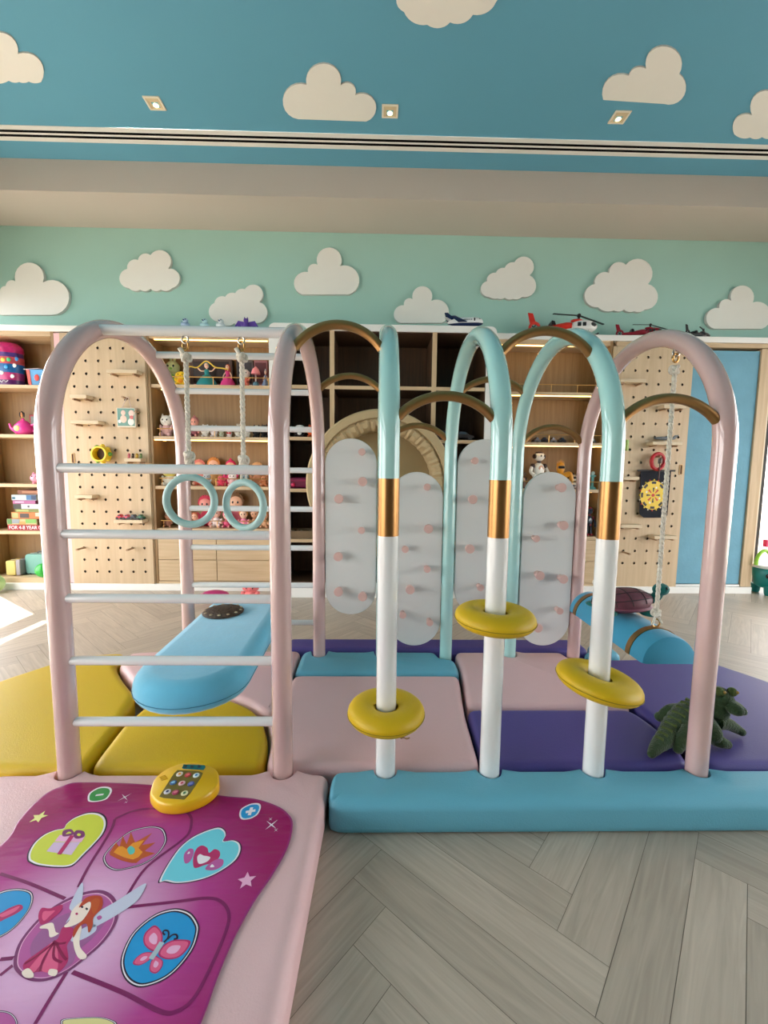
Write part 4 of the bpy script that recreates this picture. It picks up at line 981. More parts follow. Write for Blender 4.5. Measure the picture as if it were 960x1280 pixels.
for k in range(4):
    a0, a1 = k8([(165 + k*8, 318 + k*12), (238 + k*8, 296 + k*12)]); b.tube([P(*a0, z=zk + .0003), P(*a1, z=zk + .0003)], .0006, mat('grille_amber', (204, 150, 10), .5), 6)
b.build('speaker_grille', KP)

# ================================================================== PLUSH CROCODILE ON THE RIGHT MAT
CG = mat('crocodile_plush', (54, 72, 46), 0.9, var=.45, scale=45, bump=.6, bscale=160, sheen=.3, spec=.2)
CG2 = mat('crocodile_plush_light', (82, 96, 54), 0.9, var=.3, scale=45, bump=.5, bscale=160, spec=.2)
px_ = lambda x, y, z: P(800 + x/6, 840 + y/6, z=z) + Vector((.014, .034, 0))
z0 = ZM + .003
CR_ = thing('plush_crocodile', 'dark green plush crocodile sprawled on the purple mat behind the right pink post', 'soft toy', (1.02, 1.36, z0))
tail = [px_(105, 672, z0 + .016), px_(150, 610, z0 + .022), px_(220, 540, z0 + .030), px_(290, 455, z0 + .040), px_(380, 380, z0 + .052), px_(470, 340, z0 + .06), px_(560, 340, z0 + .068), px_(600, 330, z0 + .085), px_(612, 285, z0 + .100)]
b = MB(); sp_ = spline(tail, 5, False); N = len(sp_)
rad = []
for i in range(N):
    u = i/(N - 1); r = .012 + .036*min(1, u/.5) if u < .5 else .048 - .012*(u - .5)/.5
    rad.append(r*(1 + (.06*math.sin(i*3.1) if u < .55 else 0)))
b.tube(sp_, rad, CG, 16)
b.ball(tail[0], (.012, .012, .012), CG)
hd = tail[-1] + Vector((.004, .0, .02)); b.ball(hd, (.043, .046, .042), CG)
sn = px_(606, 240, hd.z + .0); b.ball(hd + Vector((.012, -.040, -.006)), (.026, .042, .022), CG); b.ball(hd + Vector((.03, -.03, -.01)), (.022, .045, .018), CG)
def limb(pts, r): b.tube(spline(pts, 4, False), r if not isinstance(r, list) else [r[0] + (r[1] - r[0])*i/(len(pts)*4 - 4) for i in range(len(pts)*4 - 3)], CG, 12); b.ball(pts[-1], (r[1] if isinstance(r, list) else r)*1.05, CG, 10, 7)
limb([px_(600, 420, z0 + .055), px_(680, 430, z0 + .045), px_(745, 465, z0 + .026), px_(795, 495, z0 + .016)], [.026, .013])
limb([px_(520, 440, z0 + .05), px_(570, 500, z0 + .05), px_(590, 545, z0 + .03), px_(640, 575, z0 + .024), px_(685, 592, z0 + .016)], [.034, .014])
limb([px_(380, 340, z0 + .05), px_(300, 330, z0 + .045), px_(245, 335, z0 + .05), px_(190, 372, z0 + .028), px_(165, 378, z0 + .022)], [.028, .016])
limb([px_(470, 290, z0 + .06), px_(400, 288, z0 + .05), px_(340, 295, z0 + .035)], [.024, .014])
limb([px_(400, 500, z0 + .05), px_(330, 575, z0 + .03), px_(310, 625, z0 + .016)], [.03, .016])
b.build('body', CR_, smooth=60)
for i in range(6, N - 8, 2):
    g = MB(); t_ = (sp_[i + 1] - sp_[i - 1]).normalized(); g.obox(sp_[i] + Vector((0, 0, rad[i]*.92)), t_*.004, t_.cross(Vector((0, 0, 1))).normalized()*rad[i]*.55, (0, 0, .006), CG2); g.build('back_ridge', CR_, bevel=.002)
for s in (-1, 1):
    g = MB(); g.ball(hd + Vector((.022*s + .005, -.018, .036)), .015, CG2, 12, 8); e = g.build('eye_bump', CR_)
    g = MB(); g.ball(hd + Vector((.022*s + .012, -.030, .040)), .0055, col((150, 120, 50), .2), 10, 6); g.build('eye', e)
g = MB()
for k in range(7): g.lathe([(.0055, .004), (.0045, 0), (.0005, -.014)], PW, hd + Vector((.050 - .0012*(k - 3)**2, -.062 + .012*k, -.010)), 8)
g.build('teeth', CR_)
# ================================================================== TOYS
def place(t, px, py, z, Y=YC + .10, rz=0.0, sx=1.0, sy=1.0):
    p = P(px, py, Y=Y); t.location = (p.x, Y, z); t.rotation_euler = (0, 0, rz); t.scale = (sx, sy, 1); return t
EYE = col((18, 16, 18), .15)
def plush(name, label, h, body, head=None, ears='round', belly=None, group=None, wide=1.0, ear_in=None, sit=True, cat='soft toy'):
    """seated soft toy facing the room"""
    t = thing(name, label, cat, (0, 0, 0), group); bm_, hm = fuzzy(body), fuzzy(head or body)
    w = h*.24*wide
    b = MB(); b.ball((0, 0, h*.27), (w, w*.85, h*.27), bm_)
    for s in (-1, 1):
        b.ball((s*w*.75, -w*.75, h*.09), (w*.42, w*.55, h*.09), bm_, 10, 7); b.ball((s*w*.95, -w*.25, h*.36), (w*.32, w*.32, h*.16), bm_, 10, 7, Matrix.Rotation(s*.5, 3, 'Y'))
    b.build('body', t, smooth=60)
    b = MB(); b.ball((0, -w*.1, h*.66), (h*.27*wide, h*.235, h*.225), hm, 16, 10); hd = b.build('head', t, smooth=60)
    for s in (-1, 1):
        e = MB(); x = s*h*.17*wide
        if ears == 'cat': e.lathe([(h*.075, 0), (h*.05, h*.06), (.001, h*.14)], hm, (x, 0, h*.82), 10)
        elif ears == 'bunny': e.ball((s*h*.08, 0, h*.98), (h*.05, h*.035, h*.17), hm, 10, 8, Matrix.Rotation(s*.2, 3, 'Y'))
        elif ears == 'round': e.ball((x*1.05, 0, h*.86), (h*.075, h*.045, h*.075), fuzzy(ear_in) if ear_in else hm, 10, 7)
        else: e.ball((x*1.4, 0, h*.66), (h*.06, h*.06, h*.12), hm, 10, 7)
        e.build('ear', t, smooth=60)
        q = MB(); q.ball((s*h*.10*wide, -h*.235 - w*.06, h*.69), (h*.034, h*.02, h*.04), EYE, 10, 7); q.build('eye', hd, smooth=60)
    q = MB(); q.ball((0, -h*.225 - w*.1, h*.60), (h*.055, h*.04, h*.04), fuzzy(belly) if belly else hm, 10, 7); q.build('muzzle', hd, smooth=60)
    if belly:
        q = MB(); q.ball((0, -w*.32, h*.28), (w*.7, w*.6, h*.19), fuzzy(belly), 12, 8); q.build('belly', t, smooth=60)
    return t
def doll(name, label, h, dress, hair, skin=(240, 200, 176), group=None, arms='down', hairdo='long', skirt=.34, cat='doll'):
    t = thing(name, label, cat, (0, 0, 0), group); dm, hm, sm = col(dress, .6), col(hair, .6), col(skin, .5)
    b = MB(); b.lathe([(h*skirt, 0), (h*skirt*1.02, h*.02), (h*skirt*.8, h*.2), (h*skirt*.42, h*.40), (h*.075, h*.47), (h*.10, h*.58), (h*.085, h*.64), (h*.03, h*.665)], dm, (0, 0, 0), 20); b.build('dress', t, smooth=60)
    b = MB(); b.tube([(0, 0, h*.63), (0, 0, h*.72)], h*.028, sm, 10); b.ball((0, -h*.01, h*.80), (h*.088, h*.088, h*.105), sm, 14, 10)
    for s in (-1, 1):
        if arms == 'up': pts = [(s*h*.09, 0, h*.60), (s*h*.22, -h*.04, h*.60), (s*h*.34, -h*.05, h*.72)]
        else: pts = [(s*h*.09, 0, h*.61), (s*h*.17, -h*.03, h*.48), (s*h*.19, -h*.08, h*.36)]
        b.tube(spline(pts, 4, False), h*.024, sm, 8); b.ball(pts[-1], h*.03, sm, 8, 6)
    bd = b.build('body', t, smooth=60)
    b = MB(); b.ball((0, h*.025, h*.825), (h*.108, h*.10, h*.11), hm, 14, 9)
    if hairdo == 'long':
        b.ball((0, h*.07, h*.70), (h*.11, h*.06, h*.19), hm, 12, 8)
        for s in (-1, 1): b.ball((s*h*.085, h*.0, h*.72), (h*.035, h*.05, h*.13), hm, 10, 7)
    elif hairdo == 'bun': b.ball((0, h*.04, h*.95), h*.06, hm, 10, 7)
    elif hairdo == 'tails':
        for s in (-1, 1): b.ball((s*h*.15, h*.02, h*.80), (h*.06, h*.05, h*.10), hm, 10, 7)
    elif hairdo == 'curly':
        for k in range(12):
            a = PI*k/11; b.ball((h*.13*math.cos(a), h*.0, h*.80 + h*.11*math.sin(a)), h*.05, hm, 8, 6)
    b.build('hair', t, smooth=60)
    for s in (-1, 1):
        q = MB(); q.ball((s*h*.034, -h*.088, h*.81), (h*.014, h*.01, h*.018), EYE, 8, 6); q.build('eye', bd, smooth=60)
    return t
def baby(name, label, h, suit, hair, skin=(226, 176, 148), group=None, cap=False):
    """round-headed seated baby doll"""
    t = thing(name, label, 'doll', (0, 0, 0), group); dm, hm, sm = col(suit, .7), col(hair, .7), col(skin, .5)
    b = MB(); b.ball((0, 0, h*.24), (h*.22, h*.18, h*.24), dm, 14, 9)
    for s in (-1, 1):
        b.ball((s*h*.16, -h*.22, h*.08), (h*.08, h*.18, h*.08), dm, 10, 7, Matrix.Rotation(s*.4, 3, 'Z')); b.ball((s*h*.24, -h*.06, h*.30), (h*.07, h*.07, h*.14), dm, 10, 7, Matrix.Rotation(s*.6, 3, 'Y'))
    for s in (-1, 1): b.ball((s*h*.28, -h*.14, h*.22), h*.055, sm, 8, 6); b.ball((s*h*.20, -h*.40, h*.07), h*.06, sm, 8, 6)
    b.build('suit', t, smooth=60)
    b = MB(); b.ball((0, -h*.03, h*.66), (h*.22, h*.2, h*.21), sm, 16, 10)
    b.ball((0, -h*.235, h*.62), h*.025, sm, 8, 6); hd = b.build('head', t, smooth=60)
    b = MB(); b.ball((0, h*.03, h*.72), (h*.235, h*.205, h*.21), hm, 14, 9)
    if cap: b.ball((0, h*.0, h*.93), h*.06, hm, 8, 6)
    else:
        for k in range(9): a = PI*k/8; b.ball((h*.21*math.cos(a), -h*.02, h*.70 + h*.19*math.sin(a)), h*.06, hm, 8, 6)
    b.build('bonnet' if cap else 'hair', t, smooth=60)
    for s in (-1, 1):
        q = MB(); q.ball((s*h*.08, -h*.215, h*.67), (h*.03, h*.018, h*.036), EYE, 8, 6); q.build('eye', hd, smooth=60)
    return t
def hpx(y0, y1, Y=YC + .10): return abs(y1 - y0)/530*Y*1.0
G_D = 'dolls and soft toys in the doll cabinet'
# ---- doll cabinet, top toy shelf
z = S3Z[0]; L = place
L(plush('plush_rabbit', 'sage green plush rabbit with tall ears, left end of the top toy shelf', hpx(446, 482), (170, 178, 128), ears='bunny', belly=(120, 170, 70), group=G_D), 217, 482, z, YC + .15, 0, .9, .7)
L(plush('plush_duckling', 'bright yellow plush duckling beside the green rabbit', hpx(463, 482), (240, 196, 40), ears='none', belly=(240, 150, 40), group=G_D, wide=1.5), 227, 482, z, YC + .068, 0, .9, .6)
t = L(doll('ballerina_doll', 'doll in a teal gown with arms raised, holding a yellow ribbon', hpx(451, 482), (24, 134, 138), (60, 130, 150), group=G_D, arms='up', hairdo='bun', skirt=.42), 259, 482, z, YC + .09, 0, 1, .8)
h = hpx(451, 482); b = MB(); b.tube(spline([(-h*.75, -h*.1, h*.62), (-h*.6, -h*.1, h*.74), (-h*.34, -h*.07, h*.72), (0, -h*.05, h*.96), (h*.34, -h*.07, h*.74), (h*.6, -h*.1, h*.70), (h*.85, -h*.1, h*.66)], 6, False), h*.025, col((226, 196, 70)), 8); b.v = [v + t.location for v in b.v]; b.build('ribbon', t)
L(doll('princess_doll', 'doll in a pink gown with red hair, right of the teal gown doll', hpx(453, 482), (222, 60, 140), (176, 66, 40), group=G_D, skirt=.36), 285, 482, z, YC + .09, 0, .9, .9)
L(plush('plush_lamb', 'white plush lamb with a coral skirt behind the right rope', hpx(458, 482), (236, 130, 110), (240, 232, 226), ears='none', group=G_D), 307.5, 482, z, YC + .09, 0, .7, .8)
t = thing('toy_umbrella', 'pink toy parasol standing beside the white lamb', 'toy', (0, 0, 0), G_D); h = hpx(457, 482)
b = MB(); b.lathe([(h*.30, h*.62), (h*.29, h*.70), (h*.2, h*.86), (h*.05, h*.97), (.001, h)], col((240, 150, 160)), (0, 0, 0), 16); b.build('canopy', t, smooth=60)
b = MB(); b.tube([(0, 0, 0), (0, 0, h*.9)], h*.03, col((230, 230, 230)), 8); b.build('shaft', t)
b = MB(); b.lathe([(h*.2, 0), (h*.2, h*.18), (h*.15, h*.25)], col((90, 140, 160)), (0, 0, 0), 16); b.build('stand', t); L(t, 320, 482, z, YC + .085, 0, .72, .72)
L(doll('winter_doll', 'small grey-blue doll with a hood at the right end of the top toy shelf', hpx(460, 482), (120, 140, 176), (170, 170, 180), group=G_D, hairdo='bun'), 332, 482, z, YC + .08, 0, .6, .7)
# boxed dolls leaning on the back of the shelf
def box_toy(name, label, x0, x1, y0, y1, Y, face, bandc, zbase, depth=.05, cat='box', group=None, wincol=None):
    pa, pb = P(x0, y1, Y=Y), P(x1, y0, Y=Y); h = pb.z - pa.z
    t = thing(name, label, cat, ((pa.x + pb.x)/2, Y, zbase), group)
    b = MB(); b.box(pa.x, pb.x, Y, Y + depth, zbase, zbase + h, col(face)); b.build('carton', t, bevel=.0015)
    b = MB(); w = pb.x - pa.x
    b.box(pa.x + w*.08, pb.x - w*.08, Y - .0012, Y + .0003, zbase + h*.2, zbase + h*.92, col(wincol or bandc, .25)); b.build('window', t, smooth=0)
    b = MB(); b.box(pa.x + w*.08, pb.x - w*.08, Y - .0014, Y + .0003, zbase + h*.05, zbase + h*.15, col(bandc)); b.build('label_band', t, smooth=0)
    return t
YBK = YC + .165
box_toy('boxed_doll_set', 'wide dark boxed doll set behind the teal gown doll', 238, 290, 445, 481, YBK, (70, 52, 48), (200, 120, 140), z, group='boxed dolls on the top toy shelf', wincol=(58, 48, 50))
box_toy('boxed_doll_set', 'dark boxed doll set behind the right rope', 296, 316, 445, 481, YBK, (90, 84, 88), (196, 150, 160), z, group='boxed dolls on the top toy shelf', wincol=(64, 60, 66))
box_toy('boxed_doll_set', 'boxed doll set with a pink fringe pattern at the right end', 318, 334, 445, 481, YBK, (150, 100, 110), (210, 150, 160), z, group='boxed dolls on the top toy shelf', wincol=(96, 56, 62))
# ---- second shelf: little plush row
z = S3Z[1]
L(plush('plush_kitten', 'white plush kitten at the left end of the second shelf', hpx(517, 546), (226, 180, 176), (238, 232, 222), ears='cat', group=G_D, wide=1.15), 209, 546, z, YC + .07, 0, .78, .7)
L(baby('baby_doll', 'pink-faced baby doll with a plum suit on the second shelf beside the left rope', hpx(519, 546), (150, 80, 90), (196, 120, 120), (232, 160, 140), G_D, True), 244, 546, z, YC + .09, 0, .72, .7)
row = [(257, 529, (236, 228, 216), 'round', 'cream plush bear, first of the small toys right of the plum baby doll'), (268, 530, (226, 214, 210), 'cat', 'small off-white plush cat, second of the small toys right of the plum baby doll'),
       (277, 535, (210, 214, 190), 'none', 'small pale green plush owl, third of the small toys on the second shelf'), (287, 534, (236, 226, 220), 'round', 'small white plush bear wearing a red bow'),
       (298, 531, (226, 220, 206), 'bunny', 'small ivory plush rabbit left of the right rope'), (309, 532, (234, 230, 222), 'cat', 'small snow white plush cat right of the right rope'),
       (321, 529, (238, 236, 232), 'round', 'white plush panda with black body near the right end of the second shelf'), (331, 528, (30, 28, 30), 'cat', 'black plush cat at the right end of the second shelf')]
for x, yt, c_, e_, lb in row:
    t = plush('small_plush', lb, hpx(yt, 546), (24, 22, 24) if 'panda' in lb else c_, (238, 236, 232) if 'panda' in lb else c_, ears=e_, group=G_D, wide=1.05, ear_in=(24, 22, 24) if 'panda' in lb else None)
    if 'bow' in lb:
        h = hpx(yt, 546); b = MB()
        for s in (-1, 1): b.ball((s*h*.14, -h*.3, h*.45), (h*.14, h*.05, h*.09), col((214, 40, 50)), 10, 7)
        b.build('bow', t, smooth=60)
    L(t, x, 546, z, YC + .085, 0, .84, .8)
# ---- third shelf
z = S3Z[2]
L(plush('plush_owl', 'lemon and white plush owl at the left end of the third shelf', hpx(584, 608), (240, 234, 222), (226, 214, 110), ears='cat', group=G_D, wide=1.25), 212.5, 608, z, YC + .075, 0, 1, .7)
for x, yt, su, ha, lb in ((250, 573, (236, 140, 130), (226, 130, 120), 'tall salmon pink baby doll on the third shelf beside the left rope knot'), (268, 570, (206, 150, 90), (206, 130, 60), 'tall baby doll with ginger hair on the third shelf'),
                          (289, 573, (220, 50, 110), (216, 40, 100), 'tall hot pink doll with a topknot on the third shelf'), (322, 576, (206, 140, 100), (214, 160, 110), 'tall sandy-haired baby doll at the right end of the third shelf')):
    L(baby('baby_doll', lb, hpx(yt, 608), su, ha, (236, 180, 150), G_D, 'topknot' in lb), x, 608, z, YC + .165, 0, .92 if x > 300 else .82, .40)
for x, yt, c_, hd_, e_, lb in ((259, 591, (150, 156, 164), (190, 194, 198), 'cat', 'small grey plush cat seen through the left gym ring'), (277, 594, (226, 70, 96), (232, 90, 110), 'none', 'small crimson plush bird between the two gym rings'),
                          (291, 590, (240, 190, 190), (246, 226, 222), 'round', 'small pink and white plush mouse left of the right gym ring'), 
                          (307, 592, (90, 110, 120), (120, 140, 146), 'cat', 'small slate plush cat above the right gym ring'), (331, 593, (180, 110, 70), (196, 130, 90), 'round', 'small brown plush bear at the right end of the third shelf')):
    L(plush('small_plush', lb, hpx(yt, 608), c_, hd_, ears=e_, group=G_D, wide=1.15), x, 608, z, YC + .075, 0, .95, .62)
# ---- fourth shelf: baby dolls
z = S3Z[3]
for x, yt, su, ha, sk, lb, Yo in ((211, 641, (176, 120, 96), (150, 90, 60), (206, 150, 120), 'bare brown baby doll lying at the left end of the fourth shelf', .09), (232, 634, (200, 90, 90), (120, 70, 50), (220, 160, 136), 'baby doll in a brick red suit behind the pink post', .165),
        (258, 620, (200, 50, 80), (214, 60, 90), (232, 150, 140), 'large crimson baby doll seen inside the left gym ring', .165), (271, 635, (240, 220, 216), (214, 40, 70), (240, 190, 170), 'baby doll in a white frock and red bonnet below the left gym ring', .075),
        (296, 616, (216, 110, 130), (120, 90, 60), (230, 180, 150), 'doll with curly brown hair seen in the top of the right gym ring', .165), (305, 637, (240, 140, 170), (206, 140, 60), (240, 196, 170), 'blond baby doll in pink, low inside the right gym ring', .08),
        (319, 636, (170, 120, 90), (130, 90, 60), (206, 150, 116), 'brown baby doll low in the right gym ring beside the blond one', .085), (284, 640, (226, 90, 130), (230, 110, 140), (240, 180, 170), 'rose pink baby doll between the two gym rings', .08),
        (331, 640, (220, 170, 130), (196, 120, 70), (232, 176, 140), 'tan baby doll at the right end of the fourth shelf', .085), (244, 642, (230, 150, 130), (190, 100, 60), (236, 180, 150), 'peach baby doll beside the back pink post', .075)):
    L(baby('baby_doll', lb, hpx(yt, 662), su, ha, sk, G_D, 'bonnet' in lb), x, 662, z, YC + (Yo if Yo > .12 else .088), 0, .86, .40 if Yo > .12 else .62)
# ---- little toys along the ledge
for x, w_, c_, lb in ((232, 13, (150, 176, 206), 'left'), (256, 12, (160, 200, 210), 'middle'), (276, 13, (206, 220, 226), 'right')):
    lb2 = {'left': 'small blue toy bird on the ledge above the left ring rope', 'middle': 'small pale blue toy bird on the ledge between the two ring ropes', 'right': 'small white toy bird on the ledge next to the purple bat'}[lb]
    t = thing('toy_bird', lb2, 'toy', (0, 0, 0), 'small toys on the white ledge'); h = .068; cm_ = col(c_, .3)
    b = MB(); b.ball((0, 0, h*.4), (h*.55, h*.4, h*.4), cm_, 12, 8); b.ball((h*.1, -h*.1, h*.85), h*.3, cm_, 12, 8); b.lathe([(h*.16, 0), (.001, h*.45)], cm_, (-h*.5, 0, h*.5), 8); b.build('body', t, smooth=60)
    b = MB(); b.lathe([(h*.09, 0), (.001, h*.2)], col((40, 60, 120)), (h*.1, -h*.36, h*.85), 8, 'y'); b.build('beak', t)
    for s in (-1, 1): b = MB(); b.ball((h*(.1 + .16*s), -h*.32, h*.95), h*.06, EYE, 8, 6); b.build('eye', t)
    L(t, x, 409, ZTOP, YC + .022, -.3)
t = thing('toy_bat', 'purple toy bat with spread wings on the ledge under the tilted cloud', 'toy', (0, 0, 0), 'small toys on the white ledge'); pm = col((84, 52, 150), .5); h = .072
b = MB(); b.ball((0, 0, h*.45), (h*.3, h*.28, h*.42), pm, 12, 8); b.ball((0, -h*.1, h*.9), h*.26, pm, 12, 8)
for s in (-1, 1): b.lathe([(h*.1, 0), (.001, h*.25)], pm, (s*h*.16, -h*.08, h*1.05), 8)
b.build('body', t, smooth=60)
for s in (-1, 1):
    b = MB(); b.prism([(s*h*.2, 0, h*.8), (s*h*.9, .004, h*.95), (s*h*1.35, .004, h*.25), (s*h*1.0, .004, h*.4), (s*h*.75, .004, h*.12), (s*h*.5, .004, h*.38), (s*h*.2, 0, h*.2)], (0, .006, 0), pm); b.build('wing', t)
L(t, 308, 410, ZTOP, YC + .015)
# airplane
t = thing('toy_airplane', 'white toy airplane with navy tail and belly on top of the white cabinet', 'toy airplane', (0, 0, 0)); NV = col((26, 44, 84), .3); PWH = col((236, 236, 236), .25)
Ln = .27; b = MB(); prof = [(.004, -.13), (.02, -.118), (.031, -.09), (.034, -.05), (.034, .04), (.026, .085), (.012, .125), (.005, .135)]
b.lathe([(r, -h_) for r, h_ in prof[::-1]], PWH, (0, 0, .046), 24, 'x'); b.build('fuselage', t, smooth=60)
b = MB(); b.lathe([(r*.99 + .0006, -h_) for r, h_ in prof[::-1]], NV, (0, 0, .0435), 24, 'x', caps=True); b.v = [Vector((v.x, v.y, min(v.z, .032))) for v in b.v]; b.build('belly', t, smooth=60)
b = MB(); b.prism([(-.075, -.004, .066), (-.135, -.004, .118), (-.160, -.004, .118), (-.140, -.004, .05)], (0, .008, 0), NV); b.build('tail_fin', t, bevel=.001)
b = MB(); b.tube([(-.148, -.0046, .098), (-.148, -.0049, .099)], .012, col((110, 120, 120)), 16); b.build('tail_mark', t)
for s in (-1, 1):
    b = MB(); b.prism([(.02, s*.02, .036), (-.05, s*.02, .036), (-.115, s*.13, .046), (-.085, s*.13, .046)], (0, 0, .006), NV); b.build('wing', t, bevel=.001)
    b = MB(); b.prism([(-.10, s*.01, .056), (-.135, s*.01, .056), (-.165, s*.06, .062), (-.145, s*.06, .062)], (0, 0, .004), PWH); b.build('tailplane', t)
for x in (.0, .014, .028, .042, -.014, -.028): b = MB(); b.ball((x, -.0325, .056), (.004, .003, .005), BLACK, 8, 6); b.build('cabin_window', t)
b = MB(); b.box(.058, .068, -.0335, -.029, .045, .066, BLACK); b.build('door', t, bevel=.001)
b = MB(); b.ball((.098, -.012, .061), (.012, .012, .007), BLACK, 10, 6); b.build('cockpit_glass', t)
for s in (-1, 1): b = MB(); b.lathe([(.008, -.004), (.008, .004)], BLACK, (.0, s*.018, .008), 12, 'y'); b.tube([(.0, s*.018, .008), (.0, s*.018, .04)], .003, BLACK, 6); b.build('wheel', t)
p = P(582, 404, Y=YCC + .06); t.location = (p.x, YCC + .06, CZ1); t.rotation_euler = (0, 0, -.12)
# helicopters
def helicopter(label, L_, red, white, px, py, rz, Y, z, dark=(28, 28, 30)):
    t = thing('toy_helicopter', label, 'toy helicopter', (0, 0, 0), 'toy helicopters on the ledge'); R_ = col(red, .3); W_ = col(white, .25); D_ = col(dark, .3); s = L_
    b = MB(); b.ball((s*.26, 0, s*.155), (s*.20, s*.085, s*.095), W_, 20, 12); b.build('cabin', t, smooth=60)
    b = MB(); b.tube([(s*.09, 0, s*.165), (s*.02, 0, s*.165), (-s*.2, 0, s*.15), (-s*.36, 0, s*.15)], [s*.06, s*.058, s*.036, s*.028], R_, 16); b.build('tail_boom', t, smooth=60)
    b = MB(); b.tube([(-s*.42 + s*.065*math.cos(a), 0, s*.16 + s*.065*math.sin(a)) for a in [2*PI*k/24 for k in range(24)]], s*.022, R_, 10, closed=True); b.build('tail_duct', t, smooth=60)
    b = MB(); b.prism([(-s*.40, -s*.012, s*.22), (-s*.45, -s*.012, s*.36), (-s*.52, -s*.012, s*.37), (-s*.48, -s*.012, s*.20)], (0, s*.024, 0), R_); b.build('tail_fin', t, bevel=s*.004)
    b = MB()
    for k in range(5): a = 2*PI*k/5; b.obox((-s*.42 + s*.03*math.cos(a), 0, s*.16 + s*.03*math.sin(a)), (s*.03*math.cos(a), 0, s*.03*math.sin(a)), (-s*.008*math.sin(a), 0, s*.008*math.cos(a)), (0, s*.004, 0), D_)
    b.build('tail_rotor', t)
    b = MB(); b.prism([(-s*.14, -s*.09, s*.17), (-s*.20, -s*.09, s*.17), (-s*.20, -s*.09, s*.23), (-s*.16, -s*.09, s*.22)], (0, s*.18, 0), D_); b.build('stabilizer', t)
    b = MB(); b.ball((s*.355, 0, s*.165), (s*.095, s*.076, s*.06), D_, 14, 9); b.build('windshield', t, smooth=60)
    for x in (.16, .23): b = MB(); b.box(s*x, s*(x + .05), -s*.088, -s*.07, s*.145, s*.20, D_); b.build('side_window', t, bevel=s*.006)
    b = MB(); b.ball((s*.17, 0, s*.245), (s*.085, s*.045, s*.024), R_, 14, 8); b.tube([(s*.20, 0, s*.25), (s*.20, 0, s*.31)], s*.018, D_, 10); b.build('rotor_mast', t, smooth=60)
    b = MB(); a0 = .35
    for k in range(2):
        a = a0 + PI*k; d = Vector((math.cos(a)*.9, math.sin(a), -.05 if k else -.16)); q = Vector((-d.y, d.x, 0)).normalized()
        b.obox(Vector((s*.20, 0, s*.315)) + d*s*.24, d*s*.24, q*s*.016, (0, 0, s*.004), D_)
    b.ball((s*.20, 0, s*.315), s*.03, D_, 10, 7); b.build('main_rotor', t)
    for q in (-1, 1):
        b = MB(); b.tube(spline([(s*.05, q*s*.09, s*.012), (s*.2, q*s*.09, s*.01), (s*.38, q*s*.09, s*.01), (s*.45, q*s*.09, s*.04)], 4, False), s*.01, D_, 8)
        for x in (.16, .32): b.tube([(s*x, q*s*.09, s*.012), (s*x, q*s*.055, s*.09)], s*.008, D_, 8)
        b.build('skid', t)
    p = P(px, py, Y=Y); t.location = (p.x, Y, z); t.rotation_euler = (0, 0, rz); return t
helicopter('large red and white toy rescue helicopter on the ledge', .56, (216, 52, 38), (238, 238, 236), 705, 413, -.12, YC + .10, ZTOP)
helicopter('smaller dark red toy helicopter on the ledge above the right pegboard', .36, (150, 24, 44), (130, 20, 38), 800, 418, -.25, YC + .10, ZTOP)
helicopter('black toy helicopter mostly hidden behind the top of the right pink arch', .30, (36, 36, 40), (50, 50, 54), 872, 426, .35, YC + .10, ZTOP)

# ---- white cube cabinet contents
t = plush('plush_panda', 'panda soft toy in the left column of the white cabinet', hpx(529, 546, 3.33), (30, 28, 30), (236, 234, 230), ears='round', ear_in=(28, 26, 28), belly=(236, 234, 230), wide=1.3); L(t, 375, 546, CZ[1], YCC + .06)
L(plush('plush_fox', 'orange soft toy fox beside the panda', hpx(529, 546, 3.33), (222, 90, 40), ears='cat', wide=1.1), 390, 546, CZ[1], YCC + .07)
t = thing('toy_case', 'dark magenta toy case lying in the left column of the white cabinet', 'toy case', (0, 0, 0)); b = MB(); b.box(-.11, .11, -.05, .09, .006, .085, col((110, 20, 60), .35)); b.build('case', t, bevel=.012)
for s in (-1, 1): b = MB(); b.ball((s*.075, -.052, .03), .017, col((226, 60, 110), .3), 10, 7); b.build('knob', t)
b = MB(); b.tube([(-.09, -.052, .062), (.09, -.052, .062)], .005, col((150, 40, 84)), 8); b.build('handle', t); L(t, 380, 611, CZ[2], YCC + .09)
t = thing('wire_tray', 'shallow clear tray of small pale pieces low in the white cabinet', 'tray', (0, 0, 0)); TR = col((120, 100, 76), .3); b = MB()
b.box(-.15, .15, -.05, .12, .001, .006, TR); b.box(-.15, .15, -.05, -.046, .006, .06, TR); b.box(-.15, .15, .116, .12, .006, .06, TR); b.box(-.15, -.146, -.046, .116, .006, .06, TR); b.box(.146, .15, -.046, .116, .006, .06, TR); b.build('tray', t)
b = MB()
for k in range(40): b.ball((random.uniform(-.13, .13), random.uniform(-.035, .1), random.uniform(.014, .045)), random.uniform(.008, .014), col(random.choice([(196, 186, 160), (170, 150, 120), (210, 206, 196)])), 8, 5)
o = b.build('pieces', t, smooth=60); o['kind'] = 'stuff'; L(t, 383, 674, CZ[3], YCC + .08)
